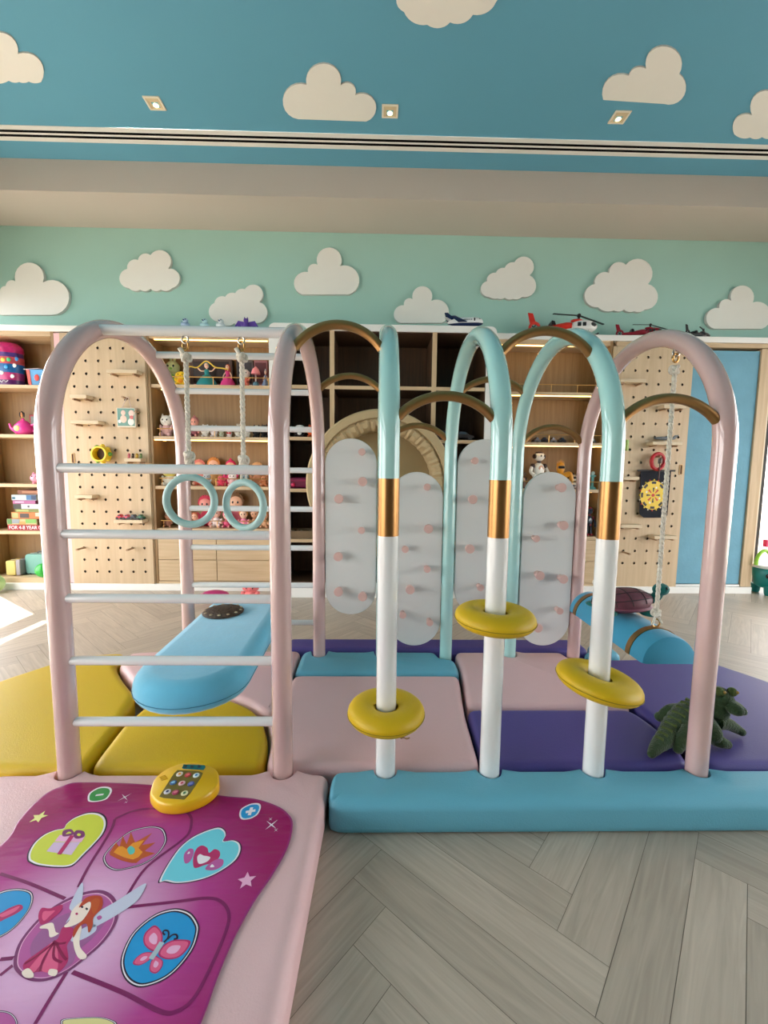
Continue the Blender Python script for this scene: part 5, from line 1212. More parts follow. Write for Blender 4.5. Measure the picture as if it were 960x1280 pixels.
def car(label, px, py, z, Y, bodyc, L_=.16, h=.06, name='toy_car', group=None, rz=.1):
    t = thing(name, label, 'toy car', (0, 0, 0), group); c_ = col(bodyc, .3); b = MB()
    b.prism([(-L_/2, -h*.55, h*.25), (-L_/2, -h*.55, h*.6), (-L_*.28, -h*.55, h*.66), (-L_*.18, -h*.55, h), (L_*.12, -h*.55, h), (L_*.27, -h*.55, h*.66), (L_/2, -h*.55, h*.55), (L_/2, -h*.55, h*.25)], (0, h*1.1, 0), c_); b.build('body', t, bevel=h*.08)
    b = MB(); b.prism([(-L_*.20, -h*.56, h*.68), (-L_*.14, -h*.56, h*.92), (L_*.09, -h*.56, h*.92), (L_*.19, -h*.56, h*.68)], (0, h*1.12, 0), col((60, 76, 90), .15)); b.build('window', t)
    for x in (-.3, .3):
        for s in (-1, 1): b = MB(); b.lathe([(h*.26, -h*.08), (h*.26, h*.08)], BLACK, (L_*x, s*h*.5, h*.26), 14, 'y'); b.build('wheel', t)
    return L(t, px, py, z, Y, rz)
car('long black toy car in the right column of the white cabinet', 577, 550, CZR[1], YCC + .08, (26, 24, 28), .18, .07)
car('small black toy car in the right column of the white cabinet', 553, 550, CZR[1], YCC + .08, (34, 26, 44), .10, .075)

# ---- robot cabinet
z = S5Z[1]
for k, (x, c_, lb) in enumerate(((670, (60, 40, 34), 'dark brown toy truck, first from the left on the glowing shelf'), (680, (36, 34, 44), 'dark toy car, second from the left on the glowing shelf'), (690, (90, 60, 40), 'brown toy car in the middle of the glowing shelf'), (702, (30, 28, 40), 'black toy jeep near the right of the glowing shelf'), (739, (84, 96, 60), 'olive toy car at the right end of the glowing shelf'))):
    car(lb, x, 553, z, YC + .075, c_, .058, .045, group='small vehicles on the glowing shelf', rz=.1*(-1)**k)
def robot(label, h, px, py, z, Y, w=(232, 230, 222), d=(46, 30, 34), chest=(190, 130, 90), rz=0, sx=1, sy=1):
    t = thing('toy_robot', label, 'toy robot', (0, 0, 0)); W_, D_ = col(w, .3), col(d, .35)
    b = MB(); b.ball((0, 0, h*.50), (h*.17, h*.12, h*.19), W_, 16, 10); b.tube([(0, 0, h*.66), (0, 0, h*.74)], h*.05, D_, 10); b.build('torso', t, smooth=60)
    b = MB(); b.lathe([(h*.085, 0), (h*.07, h*.012)], col(chest, .3), (0, -h*.10, h*.53), 16, 'y'); b.ball((0, -h*.115, h*.38), (h*.05, h*.02, h*.035), D_, 10, 7); b.build('chest_panel', t)
    b = MB(); b.ball((0, 0, h*.85), (h*.15, h*.13, h*.125), W_, 16, 10); hd = b.build('head', t, smooth=60)
    b = MB(); b.ball((0, -h*.05, h*.86), (h*.12, h*.10, h*.065), W_, 14, 9); b.ball((0, .0, h*.93), (h*.12, h*.1, h*.05), D_, 12, 8); b.build('visor', hd, smooth=60)
    for s in (-1, 1):
        b = MB(); b.ball((s*h*.05, -h*.135, h*.86), (h*.022, h*.02, h*.028), EYE, 8, 6); b.build('eye', hd)
        b = MB(); b.lathe([(h*.06, -h*.02), (h*.06, h*.02)], D_, (s*h*.15, 0, h*.85), 14, 'x'); b.build('ear_disc', hd)
        b = MB(); b.ball((s*h*.20, 0, h*.60), h*.065, D_, 10, 8); b.tube(spline([(s*h*.22, 0, h*.58), (s*h*.28, -h*.03, h*.45), (s*h*.25, -h*.12, h*.36)], 4, False), h*.045, W_, 10); b.ball((s*h*.25, -h*.13, h*.35), h*.055, W_, 10, 7); b.build('arm', t, smooth=60)
        b = MB(); b.tube([(s*h*.09, 0, h*.36), (s*h*.11, -h*.01, h*.2), (s*h*.11, 0, h*.08)], [h*.06, h*.065, h*.08], W_, 12); b.ball((s*h*.11, -h*.04, h*.045), (h*.075, h*.12, h*.045), D_, 12, 7); b.build('leg', t, smooth=60)
    return L(t, px, py, z, Y, rz, sx, sy)
z = S5Z[2]
robot('white toy robot with dark ears standing above the right climbing board', hpx(566, 613), 672, 613, z, YC + .09, rz=.35)
robot('dark blue and red toy robot seen between the pink arch and the aqua pole', hpx(634, 671), 735.5, 671, S5Z[3], YC + .065, (44, 58, 76), (150, 44, 56), (200, 210, 220), 0, .62, .8)
robot('small brown toy robot at the left end of the robot shelf', hpx(592, 613), 653, 613, z, YC + .09, (140, 110, 90), (60, 40, 36), (206, 160, 120), .2)
t = thing('toy_monster', 'golden toy monster with a spiky crest beside the white robot', 'toy', (0, 0, 0)); gm = col((206, 140, 36), .3); h = hpx(577, 613)
b = MB(); b.ball((0, 0, h*.3), (h*.32, h*.24, h*.3), gm, 16, 10); b.ball((-h*.05, -h*.06, h*.72), (h*.2, h*.18, h*.2), gm, 14, 9); b.tube(spline([(h*.1, -h*.1, h*.45), (h*.4, -h*.16, h*.5), (h*.5, -h*.18, h*.25)], 4, False), h*.1, gm, 12); b.tube(spline([(-h*.2, -h*.1, h*.45), (-h*.38, -h*.16, h*.3), (-h*.3, -h*.2, h*.12)], 4, False), h*.1, gm, 12); b.build('body', t, smooth=60)
for k in range(5): b = MB(); b.lathe([(h*.05, 0), (.001, h*.17)], gm, (h*(-.05 + (k - 2)*.075), -h*.04, h*.86 - abs(k - 2)*h*.03), 8); b.build('spike', t)
b = MB(); b.box(-h*.2, h*.1, -h*.26, -h*.2, h*.70, h*.79, EYE); b.build('eye_band', t, bevel=h*.02); L(t, 700, 613, z, YC + .07, 0, .72, .5)
t = thing('striped_helmet', 'black and cream striped toy helmet right of the golden monster', 'toy helmet', (0, 0, 0)); h = .15; S1_, S2_ = col((34, 26, 24), .35), col((224, 206, 180), .4)
b = MB()
for k in range(8):
    z0_, z1_ = h*k/8, h*(k + 1)/8; r0, r1 = [h*.62*math.sqrt(max(0, 1 - (v/h)**2*.98)) for v in (z0_, z1_)]; b.lathe([(r0, z0_), (r1, z1_)], S1_ if k % 2 else S2_, (0, 0, 0), 24, caps=False)
b.build('dome', t, smooth=60); b = MB(); b.lathe([(h*.63, 0), (h*.66, .006), (h*.63, .012)], S1_, (0, 0, 0), 24); b.build('rim', t); t.scale = (.62, .55, .9)
p = P(714, 613, Y=YC + .165); t.location = (p.x, YC + .165, z + .0005)
t = thing('toy_tower', 'turquoise toy tower with a round base beside the aqua pole', 'toy', (0, 0, 0)); b = MB(); tq = col((110, 190, 190), .35); b.lathe([(.035, 0), (.04, .01), (.02, .02), (.012, .03), (.012, .10), (.03, .108), (.03, .118)], tq, (0, 0, 0), 16); b.build('column', t)
b = MB(); b.ball((0, 0, .132), .018, col((200, 220, 214)), 10, 7); b.build('globe', t); L(t, 740, 613, z, YC + .06, 0, .8, .8)
L(plush('plush_whale', 'slate teal plush whale behind the dark robot', hpx(622, 671), (56, 84, 92), ears='none', wide=1.2), 726, 671, S5Z[3], YC + .165, 0, .45, .4)

# ---- open toy cabinet at the far left
z = S1Z[0]
t = thing('toy_bag', 'tall pink printed party bag with a ruffled top at the far left', 'bag', (0, 0, 0)); h = hpx(431, 481)
r = .112; bands = [((0, .13), (110, 40, 120)), ((.13, .30), (226, 60, 140)), ((.30, .50), (40, 120, 196)), ((.50, .66), (240, 96, 110)), ((.66, .76), (96, 60, 150)), ((.76, 1.0), (232, 40, 130))]
b = MB(); mm = 36
def rad_(u): return r*(.93 + .10*math.sin(u*PI) + (.05 if u > .78 else 0) - (.28*(u - .92)/.08 if u > .92 else 0))
for (u0, u1), c_ in bands:
    vs = []; n_ = 5
    for k in range(n_ + 1):
        u = u0 + (u1 - u0)*k/n_
        for q_ in range(mm):
            a = 2*PI*q_/mm; rr = rad_(u)*(1 + .035*math.sin(a*9 + u*9)*(u > .7) + .012*math.sin(a*13 + u*30)); vs.append((rr*math.cos(a), rr*math.sin(a)*.7, h*u))
    b.add(vs, [(k*mm + q_, k*mm + (q_ + 1) % mm, (k + 1)*mm + (q_ + 1) % mm, (k + 1)*mm + q_) for k in range(n_) for q_ in range(mm)], mat('bag_%d' % int(u0*100), tuple(int(v*.85) for v in c_), .3, var=.45, scale=36))
b.add([(rad_(1.0)*math.cos(2*PI*q_/mm), rad_(1.0)*math.sin(2*PI*q_/mm)*.7, h) for q_ in range(mm)], [tuple(range(mm))], col((232, 40, 130), .3)); b.build('bag', t, smooth=60)
for k in range(14):
    b = MB(); a = -PI/2 + (k - 6.5)*.16; u = random.uniform(.15, .66); rr = rad_(u)*1.01; c_ = random.choice([(246, 220, 90), (60, 190, 120), (250, 250, 250), (30, 140, 210), (240, 120, 60)])
    b.ball((rr*math.cos(a), rr*math.sin(a)*.7, h*u), (.018, .006, .016), col(c_, .3), 8, 6); b.build('printed_spot', t)
b = MB(); b.tube(spline([(-.05, -r*.70, h*.06), (-.035, -r*.72, h*.12), (-.02, -r*.73, h*.06), (-.005, -r*.735, h*.10), (.01, -r*.735, h*.06), (.025, -r*.73, h*.11), (.04, -r*.715, h*.07), (.055, -r*.69, h*.11)], 5, False), .0025, PW, 6); b.build('white_script', t)
L(t, 12, 481, z, YC + .10)
t = thing('paper_cup', 'blue and red paper treat box beside the pink bag', 'box', (0, 0, 0)); h = hpx(462, 481); b = MB()
b.prism([(-.055, -.03, 0), (.055, -.03, 0), (.065, -.036, h), (-.065, -.036, h)], (0, .075, 0), col((90, 160, 214))); b.build('carton', t, bevel=.002)
b = MB(); b.prism([(-.056, -.0335, .002), (-.034, -.0335, .002), (-.040, -.0385, h - .003), (-.066, -.0385, h - .003)], (0, .004, 0), col((226, 90, 80))); b.build('stripe', t)
b = MB(); b.ball((.012, -.036, h*.5), (.019, .004, .026), col((226, 70, 60)), 12, 8); b.build('red_spot', t); L(t, 49, 481, z, YC + .08)
t = thing('paper_card', 'white folded card lying on the blue treat box', 'card', (0, 0, 0)); b = MB(); b.prism([(-.07, -.03, 0), (.05, -.036, .006), (.07, .04, .012), (-.045, .05, .004)], (0, 0, .003), col((232, 222, 226))); b.build('card', t); p = P(44, 462, Y=YC + .08); t.location = (p.x, YC + .08, z + h + .001)
z = S1Z[1]
t = thing('toy_teapot', 'shiny pink toy teapot on the second shelf of the far left cabinet', 'toy teapot', (0, 0, 0)); tp = col((228, 62, 150), .2); h = hpx(524, 543)
b = MB(); b.lathe([(h*.36, 0), (h*.52, h*.12), (h*.58, h*.36), (h*.50, h*.60), (h*.34, h*.76), (h*.30, h*.79)], tp, (0, 0, 0), 24); b.build('pot', t, smooth=60)
b = MB(); b.lathe([(h*.31, h*.79), (h*.22, h*.87), (h*.08, h*.91), (h*.08, h*.94), (h*.11, h*.98), (h*.06, h*1.03)], tp, (0, 0, 0), 20); b.build('lid', t, smooth=60)
b = MB(); b.tube(spline([(-h*.50, 0, h*.28), (-h*.75, 0, h*.42), (-h*.86, 0, h*.70)], 5, False), [h*.14 - h*.008*i for i in range(11)], tp, 12); b.build('spout', t, smooth=60)
b = MB(); b.tube(spline([(h*.50, 0, h*.24), (h*.84, 0, h*.28), (h*.92, 0, h*.5), (h*.78, 0, h*.66), (h*.48, 0, h*.60)], 5, False), h*.075, tp, 10); b.build('handle', t, smooth=60)
b = MB(); b.ball((-h*.1, -h*.53, h*.38), (h*.2, h*.08, h*.18), col((226, 200, 130), .3), 12, 8); b.build('picture_medallion', t); L(t, 30, 543, z, YC + .07, 0, 1, .75)
box_toy('toy_carton', 'dark red toy carton behind the pink teapot', 38, 60, 516, 542, YC + .15, (150, 20, 30), (90, 90, 80), z, .06)
L(doll('small_doll', 'small doll with dark hair buns standing behind the pink teapot', hpx(511, 543), (190, 30, 44), (36, 24, 24), (236, 170, 110), hairdo='tails'), 29, 543, z, YC + .165, 0, .5, .4)
z = S1Z[2]
t = thing('piggy_toy', 'pale pink round toy pig on the third shelf of the far left cabinet', 'toy', (0, 0, 0)); pk = col((240, 160, 186), .35); h = hpx(593, 605)
b = MB(); b.ball((0, 0, h*.55), (h*.7, h*.55, h*.5), pk, 16, 10); b.ball((.0, -h*.5, h*.6), (h*.18, h*.12, h*.15), pk, 12, 8)
for s in (-1, 1): b.lathe([(h*.14, 0), (h*.12, h*.2)], pk, (s*h*.35, -h*.1, 0), 10)
b.build('body', t, smooth=60)
for s in (-1, 1): b = MB(); b.lathe([(h*.16, 0), (.001, h*.26)], pk, (s*h*.34, -h*.1, h*.93), 8); b.build('ear', t); b = MB(); b.ball((s*h*.22, -h*.5, h*.76), h*.06, EYE, 8, 6); b.build('eye', t)
L(t, 48, 605, z, YC + .08)
# stacked boxed games
zb_ = S1Z[3]
FONT = None
def text_mesh(s, size, m, parent, name, loc, extr=.0004):
    cu = bpy.data.curves.new('lettering', 'FONT'); cu.body = s; cu.size = size; cu.extrude = extr
    o = bpy.data.objects.new('lettering', cu); COL.objects.link(o); bpy.context.view_layer.update()
    me = bpy.data.meshes.new_from_object(o.evaluated_get(bpy.context.evaluated_depsgraph_get())); bpy.data.objects.remove(o)
    me.transform(Matrix.Rotation(PI/2, 4, 'X')); me.materials.clear(); me.materials.append(m)
    q = bpy.data.objects.new(name, me); COL.objects.link(q); q.parent = parent; q.location = loc; return q
def game(label, x0, x1, y0, y1, z, c_, patches=(), Y=YC + .04, depth=.15, cat='board game box'):
    pa, pb = P(x0, y1, Y=Y), P(x1, y0, Y=Y); h = (y1 - y0)/530*Y*.98
    t = thing('game_box', label, cat, ((pa.x + pb.x)/2, Y + depth/2, z), 'stacked game boxes'); w = pb.x - pa.x
    b = MB(); b.box(pa.x, pb.x, Y, Y + depth, z + .0006, z + h, col(tuple(int(v*.82) for v in c_), .5)); b.build('box', t, bevel=.002)
    for u0, u1, v0, v1, pc in patches:
        b = MB(); b.box(pa.x + w*u0, pa.x + w*u1, Y - .0012, Y + .0005, z + h*v0, z + h*v1, col(tuple(int(v*.82) for v in pc), .5)); b.build('cover_patch', t, smooth=0)
    return t, z + h, pa.x, pb.x, h
t, zz, xa_, xb_, h = game('red game box with white lettering at the bottom of the stack', 10, 57, 658, 664.5, zb_, (190, 24, 44))
q = text_mesh('FOR 4-8 YEAR OLDS', .040, PW, t, 'lettering', (xa_ - t.location.x + .012, -.0767, .010)); q.scale = (.92, 1, 1)
t, zz, *_ = game('green and cream game box just above the red one', 9, 46, 649.5, 657.5, zz, (206, 196, 140), [(.02, .16, .2, .95, (90, 150, 70)), (.18, .42, .3, .95, (150, 160, 170)), (.62, .98, .35, .95, (130, 196, 90)), (.4, .62, .1, .6, (226, 170, 90)), (.02, .98, .02, .14, (206, 110, 60))], Y=YC + .045)
z2 = zz
t, zz, *_ = game('orange game box with dark title panel in the middle of the stack', 14.5, 54, 640.5, 649, zz, (226, 128, 50), [(.02, .22, .15, .9, (190, 190, 120)), (.27, .55, .15, .8, (70, 56, 50)), (.75, .9, .4, .95, (240, 220, 190)), (.88, .99, .1, .6, (150, 70, 40))], Y=YC + .05)
t, zz, *_ = game('olive green game box above the orange one', 19, 53, 636, 640, zz, (130, 140, 60), [(.05, .5, .2, .8, (180, 190, 110))], Y=YC + .05)
t, zz, *_ = game('white game box with a black end in the upper stack', 17, 52, 629, 635.5, zz, (226, 228, 232), [(.0, .27, .0, 1.0, (40, 40, 30)), (.5, .56, .3, .7, (90, 90, 110))], Y=YC + .05)
t, zz, *_ = game('orchid pink game box in the upper stack', 16, 44, 624.5, 629, zz, (186, 100, 160), [(.1, .5, .3, .7, (226, 190, 220))], Y=YC + .05)
t, zz, *_ = game('white and blue game box near the top of the stack', 14.5, 45, 617.5, 624.5, zz, (206, 226, 236), [(.6, .8, .1, .95, (60, 120, 180)), (.8, .99, .1, .95, (20, 60, 110)), (.03, .15, .2, .6, (40, 110, 140))], Y=YC + .045)
t, zz, *_ = game('brown game box on top of the stack', 22, 51, 611, 617, zz, (150, 84, 50), [(.2, .98, .3, .8, (206, 140, 100))], Y=YC + .06)
# bottom compartment
z = S1F
def case(label, x0, x1, y0, y1, c_, name, cat, Y, depth, rz=0, trim=(230, 230, 220), handle=True):
    pa, pb = P(x0, y1, Y=Y), P(x1, y0, Y=Y); w = pb.x - pa.x; h = (y1 - y0)/530*Y
    t = thing(name, label, cat, (0, 0, 0)); m = col(c_, .35); b = MB()
    b.prism([(x, 0, z_) for x, z_ in rrect(-w/2, w/2, .004, h, min(w, h)*.16, 5)], (0, depth, 0), m); b.build('shell', t, bevel=.006)
    b = MB(); b.prism([(x, depth*.48, z_) for x, z_ in rrect(-w/2 - .002, w/2 + .002, .002, h + .002, min(w, h)*.16, 5)], (0, depth*.04, 0), col(trim, .4)); b.build('zip_band', t)
    if handle:
        b = MB(); b.tube(spline([(-w*.15, depth*.5, h), (-w*.12, depth*.5, h + .014), (w*.12, depth*.5, h + .014), (w*.15, depth*.5, h)], 4, False), .005, col((90, 96, 100), .4), 8); b.build('handle', t)
        for s in (-1, 1): b = MB(); b.ball((s*w*.32, .004, .008), .008, BLACK, 8, 6); b.build('foot', t)
    t.location = ((pa.x + pb.x)/2, Y, z + .001); t.rotation_euler = (0, 0, rz); return t
case('mint green suitcase in the bottom of the far left cabinet', 32.5, 64, 695, 721, (112, 168, 158), 'toy_suitcase', 'suitcase', YC + .095, .09, 0)
case('cream and yellow storybook case left of the mint suitcase', 8, 19, 703, 722, (196, 178, 100), 'book_case', 'case', YC + .05, .11, 0, (240, 232, 206), False)
case('slim grey case between the yellow case and the mint suitcase', 20.6, 24.5, 702, 722, (150, 144, 150), 'slim_case', 'case', YC + .05, .12, 0, (90, 90, 96), False)
c = P(57, 712, Y=YC + .035); b = MB(); b.ball((c.x, YC + .014, z + .0595), .058, col((44, 170, 62), .3), 24, 16)
t = tag(b.build('play_ball', smooth=60), 'bright green ball beside the mint suitcase', 'ball')
c = P(-4, 706, Y=YC - .06); b = MB(); b.ball((c.x, YC - .105, .075 + .056), .075, col((196, 226, 160), .3), 24, 16); b.build('x')
o = bpy.data.objects['x']; o.name = 'balloon_ball'; o.location.z = .0; tag(o, 'pale green ball on the floor cut by the left edge of the photo', 'ball')

# ---- peg shelves, pegs and what hangs on the boards
PLY = wood('pale_ply', (214, 196, 166), (200, 180, 148), 'x', .55); PEGM = wood('peg_beech', (170, 140, 110), (150, 120, 92), 'y', .6)
def peg_shelf(label, x0, x1, y, deep=.085, th=.026):
    yb_ = YP - .0005; pa, pb = P(x0, y, Y=YP - deep), P(x1, y, Y=YP - deep); w = pb.x - pa.x; zt = pa.z
    t = thing('peg_shelf', label, 'small shelf', ((pa.x + pb.x)/2, YP, zt), 'small shelves on the pegboards')
    b = MB(); b.box(pa.x, pb.x, YP - deep, yb_, zt, zt + th, PLY); b.build('shelf', t, bevel=.002)
    for u in (.14, .86):
        b = MB(); b.tube([(pa.x + w*u, YP - deep*.9, zt - .0072), (pa.x + w*u, yb_, zt - .0072)], .007, PEGM, 12); b.build('peg', t)
    return pa.x, pb.x, zt + th
s_a = peg_shelf('highest small shelf on the left pegboard', 133, 171, 466)
s_b = peg_shelf('small shelf on the left pegboard, second from the top, half behind the pink arch', 87, 108, 497.5)
s_c = peg_shelf('empty small shelf level with the bottom of the hanging picture', 88, 123, 529.5)
s_d = peg_shelf('small shelf with tiny figures, right of the yellow ring on the left pegboard', 155, 176, 577)
s_e = peg_shelf('empty small shelf below the top rung on the left pegboard', 93, 115, 623)
s_f = peg_shelf('lowest small shelf on the left pegboard, carrying a row of toy cars', 142, 178, 654)
for i, (u, c_, lb) in enumerate(((.14, (214, 44, 70), 'red'), (.38, (226, 90, 120), 'rose'), (.62, (30, 40, 60), 'navy'), (.86, (20, 110, 80), 'green'))):
    t = car('tiny %s toy car on the lowest left peg shelf' % lb, 150, 650, s_f[2] + .0003, YP - .045, c_, .052, .040, group='tiny cars on the lowest left peg shelf', rz=.05); t.location.x = s_f[0] + (s_f[1] - s_f[0])*u
for i, (u, c_, lb) in enumerate(((.15, (206, 110, 120), 'coral'), (.38, (70, 60, 50), 'brown'), (.62, (196, 160, 60), 'mustard'), (.86, (120, 140, 90), 'green'))):
    t = plush('tiny_figure', 'tiny %s figure on the small shelf right of the yellow ring' % lb, .044, c_, group='tiny figures on a peg shelf', cat='figurine'); t.scale = (.8, .9, 1); t.location = (s_d[0] + (s_d[1] - s_d[0])*u, YP - .045, s_d[2] + .0003)
def peg(label, px, py, up=0.0, L_=.09):
    c = P(px, py, Y=YP); t = thing('wooden_peg', label, 'peg', c, 'loose pegs in the pegboards'); b = MB(); b.tube([(c.x, YP + .008, c.z), (c.x, YP - L_, c.z + up)], .0075, PEGM, 12); b.build('dowel', t); b = MB(); b.tube([(c.x, YP - L_ - .004, c.z + up), (c.x, YP - L_ + .006, c.z + up)], .0088, PEGM, 12); b.build('end_cap', t)
peg('left wooden peg low on the left pegboard', 106, 684.5); peg('right wooden peg low on the left pegboard', 167, 685); peg('wooden peg beside the hanging picture', 174, 515.5, 0, .05); peg('wooden peg holding the hanging picture', 159, 498.5, .004, .06)
# hanging picture
c0, c1 = P(147, 534, Y=YP - .03), P(169, 510, Y=YP - .03)
t = thing('hanging_picture', 'small framed animal picture hung by a ribbon on the left pegboard', 'picture', ((c0.x + c1.x)/2, YP - .03, c0.z)); w = c1.x - c0.x; h = c1.z - c0.z
b = MB(); b.box(c0.x, c1.x, YP - .034, YP - .012, c0.z, c1.z, col((226, 214, 196))); b.build('frame', t, bevel=.002)
b = MB(); b.box(c0.x + .006, c1.x - .006, YP - .0356, YP - .0335, c0.z + .010, c1.z - .005, col((104, 150, 140))); pc = b.build('picture_panel', t)
for u, v, r_, c_ in ((.36, .42, .026, (226, 196, 180)), (.36, .74, .018, (222, 190, 176)), (.76, .28, .024, (236, 226, 220)), (.80, .52, .016, (196, 110, 110)), (.80, .72, .022, (226, 196, 186)), (.15, .3, .012, (236, 236, 230))):
    b = MB(); b.ball((c0.x + w*u, YP - .0358, c0.z + h*v), (r_, .0012, r_*1.15), col(c_), 10, 6); b.build('animal_print', pc)
hk = P(159, 498.5, Y=YP - .028); b = MB(); b.tube([(c0.x + w*.25, YP - .022, c1.z), (hk.x - .006, YP - .024, hk.z + .010), (hk.x, YP - .024, hk.z + .0135), (hk.x + .006, YP - .024, hk.z + .010), (c0.x + w*.75, YP - .022, c1.z)], .0025, col((210, 190, 180)), 8); b.build('ribbon', t)
# yellow ring
c = P(126, 567.5, Y=YP - .06); t = thing('yellow_ring_toy', 'yellow petal-edged ring toy hung on the left pegboard', 'toy', (c.x, YP - .03, c.z - .06)); YL = col((240, 206, 40), .4)
b = MB(); b.lathe([(.048, -.03), (.060, -.03), (.064, 0), (.060, .045), (.048, .045), (.046, 0), (.048, -.03)], YL, (c.x, YP - .046, c.z), 28, 'y', caps=False); b.build('ring', t, smooth=50)
b = MB(); b.lathe([(.046, 0), (.046, .004)], col((70, 50, 40)), (c.x, YP - .03, c.z), 24, 'y'); b.build('dark_core', t)
for k in range(9): a = 2*PI*k/9; b = MB(); b.ball((c.x + .063*math.cos(a), YP - .05, c.z + .063*math.sin(a)), (.016, .02, .016), YL if k % 3 else col((96, 160, 60), .4), 10, 7); b.build('petal', t)
b = MB(); b.tube([(c.x, YP - .001, c.z), (c.x, YP - .03, c.z)], .008, PEGM, 10); b.build('peg', t)
# right pegboard
r_a = peg_shelf('highest small shelf on the right pegboard, left of the rope', 776, 808, 477.5)
r_b = peg_shelf('small shelf on the right pegboard just under the brass arch beside the rope', 830, 858, 510)
r_c = peg_shelf('small shelf on the right pegboard carrying the grey toy plane', 816, 853, 556)
r_d = peg_shelf('white-edged small shelf partly behind the aqua pole', 775, 799, 600)
r_e = peg_shelf('small shelf just below the dartboard beside the brass sleeve', 776, 803, 660)
r_f = peg_shelf('lowest small shelf on the right pegboard behind the rope', 818, 847, 674)
peg('wooden peg low on the right pegboard', 779, 690)
b = MB(); b.box(0, .012, 0, .05, 0, .085, col((170, 206, 120), .5)); b.v = [v + Vector((P(783.5, 563, Y=YP - .05).x, YP - .0505, P(783, 563, Y=YP - .05).z)) for v in b.v]; tag(b.build('green_block', bevel=.001), 'pale green block pegged beside the aqua pole', 'toy block')
t = thing('toy_jet', 'small grey toy jet plane on the right pegboard shelf', 'toy airplane', (0, 0, 0)); JG = col((110, 116, 120), .25)
b = MB(); b.lathe([(.001, -.09), (.010, -.07), (.015, -.02), (.014, .05), (.006, .085)], JG, (0, 0, .028), 16, 'x'); b.build('fuselage', t, smooth=60)
for s in (-1, 1):
    b = MB(); b.prism([(.02, s*.01, .026), (-.03, s*.01, .026), (-.05, s*.042, .028), (-.03, s*.042, .028)], (0, 0, .003), JG); b.build('wing', t)
    b = MB(); b.prism([(.06, s*.006, .03), (.085, s*.006, .03), (.105, s*.012, .056), (.09, s*.012, .056)], (0, .003*s, 0), JG); b.build('tail_fin', t)
b = MB(); b.tube([(0, 0, 0), (0, 0, .02)], .004, STEEL, 8); b.lathe([(.018, 0), (.018, .002)], STEEL, (0, 0, 0), 14); b.build('stand', t)
t.location = ((r_c[0] + r_c[1])/2 + .0, YP - .045, r_c[2] + .0003)
# dartboard banner
DYE = YP - .03
c0, c1 = P(797, 647, Y=DYE), P(839, 589, Y=DYE)
t = thing('dartboard_banner', 'black roll-up dartboard with a yellow target on the right pegboard', 'dartboard', ((c0.x + c1.x)/2, DYE, c0.z)); w = c1.x - c0.x; h = c1.z - c0.z
BK = mat('banner_black', (20, 24, 36), .9); b = MB(); pts = [(c0.x, DYE, c1.z), (c1.x, DYE, c1.z), (c1.x - .004, DYE, c0.z + .02), (c1.x - .03, DYE, c0.z), (c0.x + .05, DYE, c0.z), (c0.x + .014, DYE, c0.z + .03)]
b.prism(pts, (0, .004, 0), BK); b.build('banner', t)
b = MB(); b.tube([(c0.x - .025, DYE, c1.z + .002), (c1.x + .03, DYE, c1.z + .004)], .0075, BLACK, 12); b.build('hanging_rod', t)
cc_ = P(816.5, 619, Y=DYE - .002); R_ = .118; YD, BD, RD, WD = col((232, 196, 50), .5), col((26, 22, 24), .5), col((196, 44, 40), .5), col((236, 230, 214), .5)
b = MB(); yq = DYE - .001
def sector(r0, r1, a0, a1, m, k):
    n_ = 3; o_ = [(cc_.x + r1*.90*math.sin(a0 + (a1 - a0)*i/n_), yq - k*.0003, cc_.z + r1*math.cos(a0 + (a1 - a0)*i/n_)) for i in range(n_ + 1)] + [(cc_.x + r0*.90*math.sin(a1 + (a0 - a1)*i/n_), yq - k*.0003, cc_.z + r0*math.cos(a1 + (a0 - a1)*i/n_)) for i in range(n_ + 1)]
    b.add(o_, [tuple(range(len(o_)))[::-1]], m)
for k in range(16):
    a0, a1 = 2*PI*(k - .5)/16, 2*PI*(k + .5)/16
    sector(.012, R_, a0, a1, YD, 0)
    if k % 2 == 0: sector(R_*.78, R_*.95, a0, a1, BD, 1); sector(R_*.2, R_*.52, a0 + .06, a1 - .06, RD if k % 4 else BD, 1)
    else: sector(R_*.5, R_*.62, a0 + .08, a1 - .08, WD if k % 4 == 1 else YD, 1)
b.build('target', t, smooth=0)
b = MB(); b.lathe([(.014, 0), (.012, .003)], RD, (cc_.x, yq, cc_.z), 16, 'y'); b.build('bullseye', t)
for k in range(20):
    a = 2*PI*k/20; b = MB(); b.ball((cc_.x + R_*1.06*.9*math.sin(a), yq, cc_.z + R_*1.06*math.cos(a)), (.006, .002, .006), (YD, RD, WD)[k % 3], 8, 5); b.build('number_mark', t)
c = P(820.5, 577, Y=DYE - .01); t = thing('red_ring', 'red ring hung on a peg above the dartboard', 'toy', (c.x, YP - .04, c.z - .08)); b = MB(); b.tube([(c.x + .05*math.cos(a), YP - .056, c.z + .062*math.sin(a)) for a in [2*PI*k/36 for k in range(36)]], .0145, col((186, 34, 44), .4), 14, closed=True); b.build('ring', t, smooth=60)
b = MB(); b.tube([(c.x, YP - .001, c.z + .038), (c.x, YP - .09, c.z + .038)], .008, PEGM, 10); b.build('peg', t)
t = thing('toy_dart', 'dark dart hanging in front of the dartboard from the red ring', 'dart', (c.x, YP - .055, c.z - .1)); b = MB(); b.lathe([(.004, -.13), (.006, -.09), (.004, -.03), (.004, .0)], col((70, 40, 36), .4), (c.x + .004, YP - .0768, c.z - .01), 10); b.build('barrel', t); b = MB(); b.tube([(c.x + .004, YP - .0768, c.z - .012), (c.x + .004, YP - .0768, c.z + .046)], .002, col((60, 36, 32), .6), 6); b.build('cord', t)
